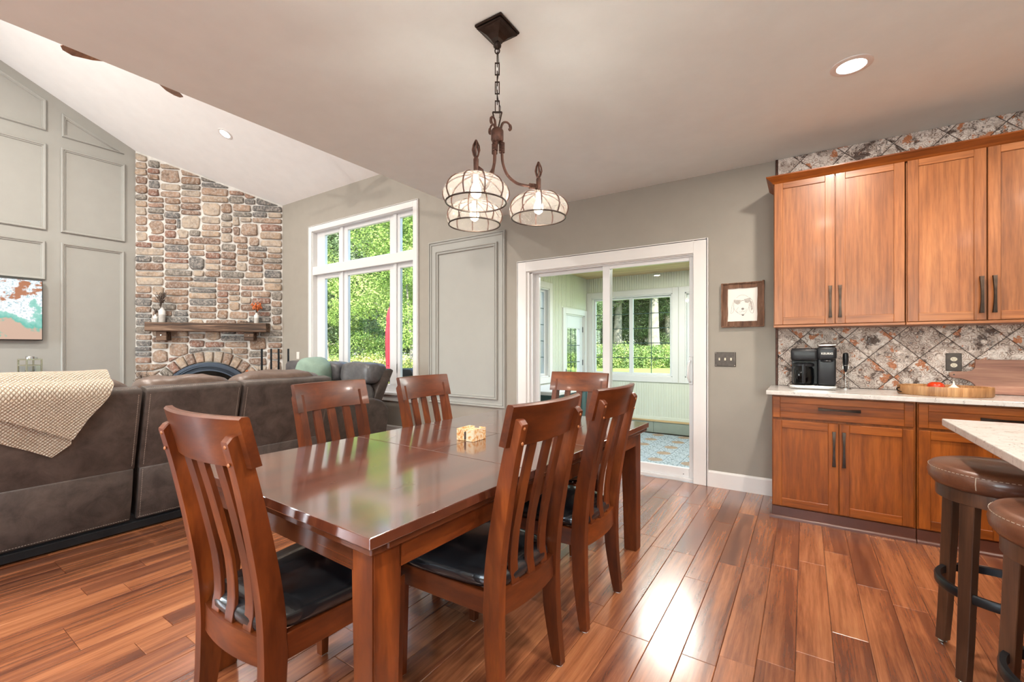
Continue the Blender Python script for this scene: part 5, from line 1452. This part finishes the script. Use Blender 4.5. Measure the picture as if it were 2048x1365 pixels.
MB().lathe([(0.058,0.032),(0.066,0.040),(0.069,0.09),(0.066,0.145),(0.056,0.160),(0.056,0.172)],28,(0.076,0.045,0),cap=False).obj('carafe','carafe_glass',cm,smooth=True)
MB().lathe([(0.057,0.164),(0.066,0.168),(0.066,0.186),(0.05,0.192),(0.001,0.192)],28,(0.076,0.045,0)).obj('carafe_lid','black_plastic',cm,smooth=True)
MB().tube([(0.076,-0.022,0.180),(0.078,-0.055,0.178),(0.078,-0.060,0.12),(0.078,-0.055,0.065),(0.078,-0.040,0.055)],0.012,6).obj('carafe_handle','black_plastic',cm,smooth=True)
cu = bpy.data.curves.new('brand_lettering','FONT'); cu.body = 'KEURIG'; cu.size = 0.019; cu.extrude = 0.0004; cu.align_x = 'CENTER'; cu.space_character = 1.08; cu.offset = 0.0004
to = bpy.data.objects.new('tmp_text',cu); COL.objects.link(to); bpy.context.view_layer.update()
me = bpy.data.meshes.new_from_object(to.evaluated_get(bpy.context.evaluated_depsgraph_get())); bpy.data.objects.remove(to)
me.materials.clear(); me.materials.append(M['light_plastic'])
lo_ = bpy.data.objects.new('lettering',me); COL.objects.link(lo_); lo_.parent = cm; lo_.location = (0.218,-0.0268,0.256); lo_.rotation_euler = (PI/2,0,0)
# milk frother on a wire stand
fr_ = thing('milk_frother','slim black hand milk frother upright in its stand beside the coffee maker','milk frother',(0.250,4.07,0.9155))
b = MB(); b.tube([(0.035*math.cos(a),0.035*math.sin(a),0.004) for a in [2*PI*i/20 for i in range(20)]],0.002,6,loop=True)
for sx_ in (-1,1): b.tube([(sx_*0.02,0.03,0.004),(sx_*0.02,0.02,0.08),(sx_*0.016,0.0,0.15),(sx_*0.015,0.0,0.185)],0.0018,6)
b.tube([(0.017*math.cos(a),0.017*math.sin(a),0.175) for a in [2*PI*i/16 for i in range(16)]],0.002,6,loop=True)
b.obj('stand','steel',fr_)
MB().lathe([(0.004,0.125),(0.009,0.135),(0.015,0.17),(0.018,0.21),(0.0185,0.24),(0.016,0.262),(0.008,0.268),(0.001,0.268)],18,cap=False).obj('handle','black_plastic',fr_,smooth=True)
MB().lathe([(0.008,0.0),(0.008,0.003),(0.001,0.004)],14,(0,-0.016,0.250),'y',cap=False).obj('button','steel',fr_)
MB().tube([(0,0,0.13),(0,0,0.022)],0.0014,6).tube([(0.009*math.cos(a),0.009*math.sin(a),0.02) for a in [2*PI*i/12 for i in range(12)]],0.0018,5,loop=True).obj('whisk','steel',fr_)
# outlet
t = thing('outlet','dark bronze outlet plate with two cream sockets on the diagonal tiles','outlet',(0.851,WY-0.013,1.121))
MB().box(-0.040,0.040,-0.007,0,-0.061,0.061,0.003,2).obj('plate','switch_plate',t)
for s_ in (-1,1):
    so = MB().prism([(x,-0.0105,s_*0.021+z) for x,z in el(0,0,0.0175,0.0145,16)],(0,0.004,0)).obj('socket','almond_plastic',t)
    b = MB(); b.box(-0.007,-0.005,-0.0109,-0.0104,s_*0.021-0.002,s_*0.021+0.006); b.box(0.005,0.007,-0.0109,-0.0104,s_*0.021-0.001,s_*0.021+0.005); b.prism([(x,-0.0109,s_*0.021-0.007+z) for x,z in el(0,0,0.0023,0.0023,8)],(0,0.0004,0)); b.obj('slot','black_plastic',so)
# cutting board leaning on the tiles
cb = thing('cutting_board','long reddish wooden cutting board with a handle, leaning on the tiles','cutting board',(0.815,4.118,0.9175)); cb.rotation_euler = (-0.16,0,0)
out = [(0.010,0.118),(0.000,0.110),(-0.004,0.116),(0.003,0.131),(0.015,0.139),(0.045,0.143),(0.085,0.141),(0.112,0.150),(0.128,0.170),(0.130,0.198),(0.130,0.228),(0.62,0.228),(0.63,0.220),(0.63,0.010),(0.62,0.002),(0.145,0.002),(0.133,0.010),(0.131,0.040),(0.122,0.062),(0.104,0.078),(0.085,0.088),(0.05,0.095),(0.02,0.100)]
out = [(0.0,0.125),(0.004,0.137),(0.018,0.144),(0.048,0.146),(0.085,0.143),(0.112,0.150),(0.128,0.170),(0.130,0.198),(0.130,0.228),(0.62,0.228),(0.63,0.220),(0.63,0.010),(0.62,0.0),(0.137,0.0),(0.131,0.03),(0.122,0.062),(0.104,0.082),(0.085,0.092),(0.05,0.100),(0.018,0.102),(0.004,0.110)]
MB().prism([(x,0,z) for x,z in out],(0,0.018,0),0.002).obj('board','board_wood',cb)
MB().lathe([(0.0045,-0.0006),(0.0045,0.0185)],12,(0.024,0,0.123),'y').obj('hanging_hole','black_plastic',cb)
# wooden slab tray
tr = thing('wooden_tray','round rustic wooden tray with low rough walls holding a tomato','tray',(0.745,3.905,0.9155))
r3 = random.Random(9); NN = 44; o_ = []; i_ = []; of = []
for k in range(NN):
    a = 2*PI*k/NN; R_ = 1+0.03*mnoise.noise(Vector((math.cos(a)*2,math.sin(a)*2,0))); ex = 0.228*R_; ey = 0.150*R_
    o_.append((ex*math.cos(a),ey*math.sin(a))); i_.append(((ex-0.016)*math.cos(a),(ey-0.016)*math.sin(a)))
b = MB(); b.rings([[(x*0.97,y*0.97,0) for x,y in o_],[(x,y,0.008) for x,y in o_],[(x,y,0.056) for x,y in o_],[(x*0.99,y*0.99,0.060) for x,y in o_],[(x,y,0.058) for x,y in i_],[(x,y,0.014) for x,y in i_],[(x*0.5,y*0.5,0.013) for x,y in i_]]); b.obj('tray_body','tray_wood',tr,smooth=True,ang=0.8)
MB().tube(spline([(-0.222,-0.035,0.042),(-0.236,-0.045,0.035),(-0.232,-0.058,0.022),(-0.214,-0.058,0.014)],3),0.004,6).obj('handle','pull_bronze',tr)
tm_ = thing('tomato','red tomato sitting in the wooden tray','tomato',(0.712,3.93,0.9295))
b = MB(); b.ball((0,0,0.036),0.044,20,(1,1,0.82))
for v in b.b.verts:
    a = math.atan2(v.co.y,v.co.x); r = math.hypot(v.co.x,v.co.y); v.co.x *= 1+0.03*math.cos(a*6)*(1 if v.co.z > 0.03 else 0.3); v.co.z -= 0.008*math.exp(-(r/0.012)**2) if v.co.z > 0.05 else 0
b.obj('flesh','tomato_skin',tm_,smooth=True,ang=3)
b = MB()
for k in range(5):
    a = k*1.256; b.poly([(0.0,0.0,0.0665),(0.008*math.cos(a-0.3),0.008*math.sin(a-0.3),0.069),(0.021*math.cos(a),0.021*math.sin(a),0.0725),(0.008*math.cos(a+0.3),0.008*math.sin(a+0.3),0.069)])
b.obj('calyx','leaf_green',tm_)
ga = thing('garlic_bulb','white garlic bulb in the wooden tray just behind the tomato','garlic',(0.795,3.925,0.9295))
b = MB(); b.lathe([(0.008,0.0),(0.024,0.006),(0.031,0.018),(0.028,0.032),(0.015,0.044),(0.007,0.054),(0.004,0.068),(0.003,0.078)],24)
for v in b.b.verts:
    a = math.atan2(v.co.y,v.co.x); k = 1+0.09*math.cos(a*7)*(1 if v.co.z < 0.045 else 0); v.co.x *= k; v.co.y *= k
b.obj('bulb','garlic_skin',ga,smooth=True,ang=3)

# ================================================================== ISLAND AND STOOLS
isl = thing('kitchen_island','kitchen island with a pale speckled quartz top and cherry base, at the cropped edge','kitchen island',(0,0,0))
MB().box(0.492,2.0,-0.5,2.612,0.885,0.915,0.0035,2).obj('slab','quartz',isl)
MB().box(0.98,1.95,-0.45,2.30,0.0,0.885,0.004).obj('base','base_cabinet_wood',isl)
for k in range(4): shaker('end_panel',isl,0.99+k*0.24,0.99+k*0.24+0.235,0.1,0.87,2.30,'base_cabinet_wood','base_cabinet_wood_x',0.045,0.02)
st = thing('bar_stool','brown leather bar stool whose seat is fully in view beside the island corner','stool',(0.615,2.386,0),math.radians(33.5),'bar stools at the island')
SH = 0.775
b = MB(); b.lathe([(0.17,SH-0.082),(0.19,SH-0.078),(0.204,SH-0.060),(0.207,SH-0.040),(0.203,SH-0.018),(0.194,SH-0.006),(0.178,SH-0.001),(0.12,SH+0.003),(0.001,SH+0.004)],48,cap=False).obj('cushion','brown_leather',st,smooth=True,ang=3)
b = MB()
for k in range(90):
    a = 2*PI*k/90; 
    for zz,r in ((SH-0.0165,0.2035),):
        b.tube([(r*math.cos(a),r*math.sin(a),zz),(r*math.cos(a+0.042),r*math.sin(a+0.042),zz)],0.0011,3)
for a in (-1.15,0.42,1.99,3.56):
    b.tube([(0.2035*math.cos(a),0.2035*math.sin(a),SH-0.017),(0.208*math.cos(a),0.208*math.sin(a),SH-0.042),(0.203*math.cos(a),0.203*math.sin(a),SH-0.062)],0.0016,4)
b.obj('stitching','sofa_stitch',st.children[0])
MB().lathe([(0.165,SH-0.078),(0.180,SH-0.080),(0.182,SH-0.095),(0.182,SH-0.128),(0.178,SH-0.130),(0.160,SH-0.130)],48,cap=False).obj('seat_ring','stool_wood',st,smooth=True)
for k in range(4):
    a = math.radians(102.5+90*k); ca,sa = math.cos(a),math.sin(a)
    b = MB(); rs_ = []
    for z,r,w,t_ in ((0.012,0.192,0.017,0.017),(0.15,0.182,0.0185,0.0175),(0.45,0.168,0.021,0.018),(SH-0.135,0.160,0.023,0.019),(SH-0.082,0.160,0.023,0.019)):
        rs_.append([(ca*(r+dx*t_)-sa*dy*w, sa*(r+dx*t_)+ca*dy*w, z) for dx,dy in ((-1,-1),(1,-1),(1,1),(-1,1))])
    b.rings(rs_); bmesh.ops.bevel(b.b, geom=b.b.edges[:], offset=0.002, segments=1, affect='EDGES')
    lg = b.obj('leg','stool_wood',st)
    MB().lathe([(0.013,0.0),(0.015,0.006),(0.010,0.012)],12,(ca*0.192,sa*0.192,0)).obj('glide','steel',lg)
b = MB(); rs_ = []
for k in range(44):
    a = 2*PI*k/44; rs_.append([(r*math.cos(a),r*math.sin(a),z) for r,z in ((0.168,0.300),(0.183,0.296),(0.186,0.302),(0.186,0.324),(0.182,0.330),(0.168,0.328))])
b.rings(rs_,loop=True); b.obj('foot_ring','black_metal',st,smooth=True,ang=0.6)
s2_ = copy_tree(st); s2_['label'] = 'round brown leather bar stool at the island, the nearer one cut off by the frame'; s2_.location = (0.642,1.79,0); s2_.rotation_euler = (0,0,math.radians(40))

# ================================================================== OUTDOORS
GZ = -0.45
def ground_z(x,y): return GZ
struct(MB().box(-90,60,WY+0.16,120,GZ-0.3,GZ).obj('ground','lawn'))
struct(MB().box(XL-4,SX0-0.16,WY+0.2,WY+4.6,GZ-0.1,GZ+0.05,0.01).obj('patio','patio'))
LEAFW = 0.5
def leaf_mesh(name, blobs, n, size, mat, seed, shell=0.55, parent=None, kind=None):
    r = random.Random(seed); V = []; F = []
    tot = sum(b_[3]**2 for b_ in blobs)
    for (bx,by,bz,br,sz) in blobs:
        m = max(8,int(n*br*br/tot))
        for _ in range(m):
            u = r.uniform(-1,1); a = r.uniform(0,2*PI); q = math.sqrt(1-u*u); rr = br*(shell+(1-shell)*r.random()**0.5)
            p = Vector((q*math.cos(a),q*math.sin(a),u))
            k = 1+0.35*mnoise.noise(p*2.5+Vector((bx,by,bz)))
            c = Vector((bx,by,bz))+Vector((p.x*rr*k,p.y*rr*k,p.z*rr*sz*k))
            s = size*r.uniform(0.6,1.3)
            ax = Vector((r.uniform(-1,1),r.uniform(-1,1),r.uniform(-0.7,0.3))).normalized()
            nn = (p*0.6+Vector((r.uniform(-1,1),r.uniform(-1,1),r.uniform(0.0,1.2)))).normalized()
            sd = ax.cross(nn); 
            if sd.length < 0.05: continue
            sd.normalize(); i = len(V)
            V += [tuple(c-ax*s*0.5),tuple(c+sd*s*0.32-nn*s*0.05),tuple(c+ax*s*0.5),tuple(c-sd*s*0.32-nn*s*0.05)]
            F += [(i,i+1,i+2),(i,i+2,i+3)]
    me = bpy.data.meshes.new(name); me.from_pydata(V,[],F); me.materials.append(M[mat])
    o = bpy.data.objects.new(name,me); COL.objects.link(o)
    if parent: o.parent = parent
    if kind: o['kind'] = kind
    return o
def make_tree(name, label, seed, h, crown_w, trunk_r, leaves, lsize, mat, low=0.25, group=None, fork=False):
    t = thing(name,label,'tree',(0,0,GZ),0,group); r = random.Random(seed); b = MB()
    top = Vector((r.uniform(-0.3,0.3),r.uniform(-0.3,0.3),h*0.8))
    tr_ = spline([(0,0,-0.1),(top.x*0.2+0.05,top.y*0.2,h*0.2),(top.x*0.6-0.05,top.y*0.5,h*0.5),tuple(top)],3)
    b.tube(tr_,[trunk_r*(1-0.8*i/(len(tr_)-1)) for i in range(len(tr_))],9)
    blobs = [(top.x,top.y,h*0.85,crown_w*0.5,0.8)]
    for k in range(11 if not fork else 12):
        f = low+(0.92-low)*(k+r.random())/11; a = k*2.4+r.random(); L0 = crown_w*(0.75-0.45*f)*r.uniform(0.8,1.15)
        s0 = Vector((top.x*f*0.7,top.y*f*0.7,h*f*0.85)); e0 = s0+Vector((math.cos(a)*L0,math.sin(a)*L0,h*r.uniform(0.02,0.12)))
        b.tube(spline([tuple(s0),tuple(s0.lerp(e0,0.5)+Vector((0,0,-0.1))),tuple(e0)],2),[trunk_r*0.38,trunk_r*0.3,trunk_r*0.22,trunk_r*0.14,trunk_r*0.08],6)
        blobs.append((e0.x,e0.y,e0.z,crown_w*r.uniform(0.24,0.38),0.75)); m = s0.lerp(e0,0.55); blobs.append((m.x,m.y,m.z+0.2,crown_w*r.uniform(0.2,0.3),0.8))
    b.obj('trunk','bark',t,smooth=True)
    leaf_mesh('foliage',blobs,leaves,lsize,mat,seed+1,parent=t,kind='stuff')
    return t
T0 = make_tree('tree','leafy tree',1,9.5,4.2,0.11,52000,0.115,'tree_leaves',0.12)
T1 = make_tree('tree','leafy tree',2,12,4.6,0.16,46000,0.135,'tree_leaves',0.22)
T2 = make_tree('tree','leafy tree',3,7.0,3.2,0.08,40000,0.085,'yellow_green_leaves',0.05)
T3 = make_tree('tree','leafy tree',4,15,5.5,0.52,34000,0.15,'tree_leaves',0.42)
base_tree = {0:T0,1:T1,2:T2,3:T3}; used = set()
def ray_xy(u, d):
    # ground position seen at a given bearing; d is distance along the view axis
    t = (u-1024)/885; c, s = math.cos(math.radians(33.5)), math.sin(math.radians(33.5))
    return d*(-s+t*c), d*(c+t*s)
rt2 = random.Random(21)
TREES = []
# (kind, bearing, distance, scale, label)
near = [(2,822,17.5,1.05,'yellow-green young tree close behind the right pane of the tall window'),
        (0,730,24.0,1.0,'leafy tree filling the middle of the tall window'),
        (2,655,21.0,0.9,'bright low tree seen in the left pane of the tall window'),
        (3,1309,42,1.25,'big pale-trunked tree in the middle of the sunroom window'),
        (3,1236,45.0,1.1,'second pale-trunked tree, in the left sash of the sunroom window'),
        (3,1336,48,0.9,'thin pale-trunked tree behind the right sash of the sunroom window'),
        (0,1150,38.0,0.9,'leafy tree seen through the glazed sunroom door')]
for k,u,d,s,lb in near: TREES.append((k,u,d,s,lb,None))
for row,(d0,n,u0,u1,ks) in enumerate(((29,9,560,900,(0,1)),(35,9,540,930,(1,0)),(43,8,520,960,(1,1)),(50,9,1040,1460,(0,1)),(57,9,1030,1480,(1,0)),(33,4,960,1110,(0,1)),(47,7,1490,2100,(0,1)),(52,6,1530,2000,(1,0)))):  # last two rows, out of view, added to block bright sky and floor glare
    for i in range(n):
        TREES.append((ks[i % 2],u0+(u1-u0)*i/(n-1)+rt2.uniform(-12,12),d0+rt2.uniform(-2,2),rt2.uniform(0.95,1.25),None,'woodland trees behind the meadow'))
for k,u,d,s,lb,g in TREES:
    if k in used: t = copy_tree(base_tree[k])
    else: t = base_tree[k]; used.add(k)
    x,y = ray_xy(u,d); t.location = (x,y,GZ); t.rotation_euler = (0,0,rt2.uniform(0,6.28)); t.scale = (s,s,s*rt2.uniform(0.95,1.1))
    t['label'] = lb or 'one of the dense green woodland trees standing behind the meadow'
    if g: t['group'] = g
# wildflower hedge beyond the sunroom lawn, meadow edge beyond the tall window
blobs = []
r5 = random.Random(31)
for i in range(110):
    x,y = ray_xy(1000+900*i/109, 37.5+r5.uniform(-0.9,1.2)); blobs.append((x,y,GZ+0.75+r5.uniform(-0.1,0.3),1.0+r5.uniform(-0.1,0.35),0.95))
hd = leaf_mesh('wildflower_hedge',blobs,90000,0.15,'bush_leaves',5,kind='stuff'); tag(hd,'tall yellow-green wildflowers at the far edge of the sunroom lawn','wildflowers')
blobs = []
for i in range(46):
    x,y = ray_xy(600+300*i/45, 17+r5.uniform(-1.2,1.5)); blobs.append((x,y,GZ+0.45,0.75+r5.uniform(-0.1,0.3),0.95))
md = leaf_mesh('meadow_grass',blobs,30000,0.10,'meadow_leaves',6,kind='stuff'); tag(md,'pale yellow meadow weeds in front of the trees beyond the tall window','meadow grass')
blobs = []
for i in range(5):
    x,y = ray_xy(1322+30*i/4, 19.5); blobs.append((x,y,GZ+0.08,0.22,1.1))
tag(leaf_mesh('lawn_weeds',blobs,1200,0.10,'tree_leaves',7,kind='stuff'),'small dark leafy plant at the near edge of the sunroom lawn','plant')
# closed patio umbrella
um = thing('patio_umbrella','closed red patio umbrella standing outside the tall window','umbrella',(-7.86,6.85,GZ+0.05)); um.scale = (0.8,0.8,1.09)
b = MB(); prof = [(0.015,2.33),(0.05,2.25),(0.085,2.10),(0.075,2.02),(0.10,1.85),(0.105,1.6),(0.10,1.3),(0.085,1.12),(0.11,1.0),(0.15,0.86),(0.13,0.84)]
rr_ = []
for i,(r,z) in enumerate(prof):
    rr_.append([((r*(1+0.28*math.cos(8*q+i*0.15)))*math.cos(q),(r*(1+0.28*math.cos(8*q+i*0.15)))*math.sin(q),z) for q in [2*PI*j/48 for j in range(48)]])
b.rings(rr_); b.obj('canopy','umbrella_red',um,smooth=True,ang=1.5)
MB().tube([(0,0,0.0),(0,0,2.42)],0.02,10).obj('pole','dark_bronze',um)
MB().tube([(0.092*math.cos(q),0.092*math.sin(q),1.13) for q in [2*PI*i/16 for i in range(16)]],0.008,5,loop=True).obj('tie_strap','umbrella_red',um)
MB().lathe([(0.26,0.0),(0.26,0.05),(0.08,0.08),(0.03,0.20),(0.001,0.20)],24).obj('base','black_metal',um)
gr = thing('covered_grill','dark covered grill on the patio outside the right pane of the tall window','grill',(-5.22,5.05,GZ+0.05))
MB().prism([(-0.32,-0.28,0),(-0.30,-0.28,0.9),(-0.26,-0.28,1.15),(-0.12,-0.28,1.30),(0.20,-0.28,1.30),(0.34,-0.28,1.15),(0.38,-0.28,0.9),(0.40,-0.28,0)],(0,0.56,0),0.04,2).obj('cover','black_plastic',gr,smooth=True,ang=0.7)
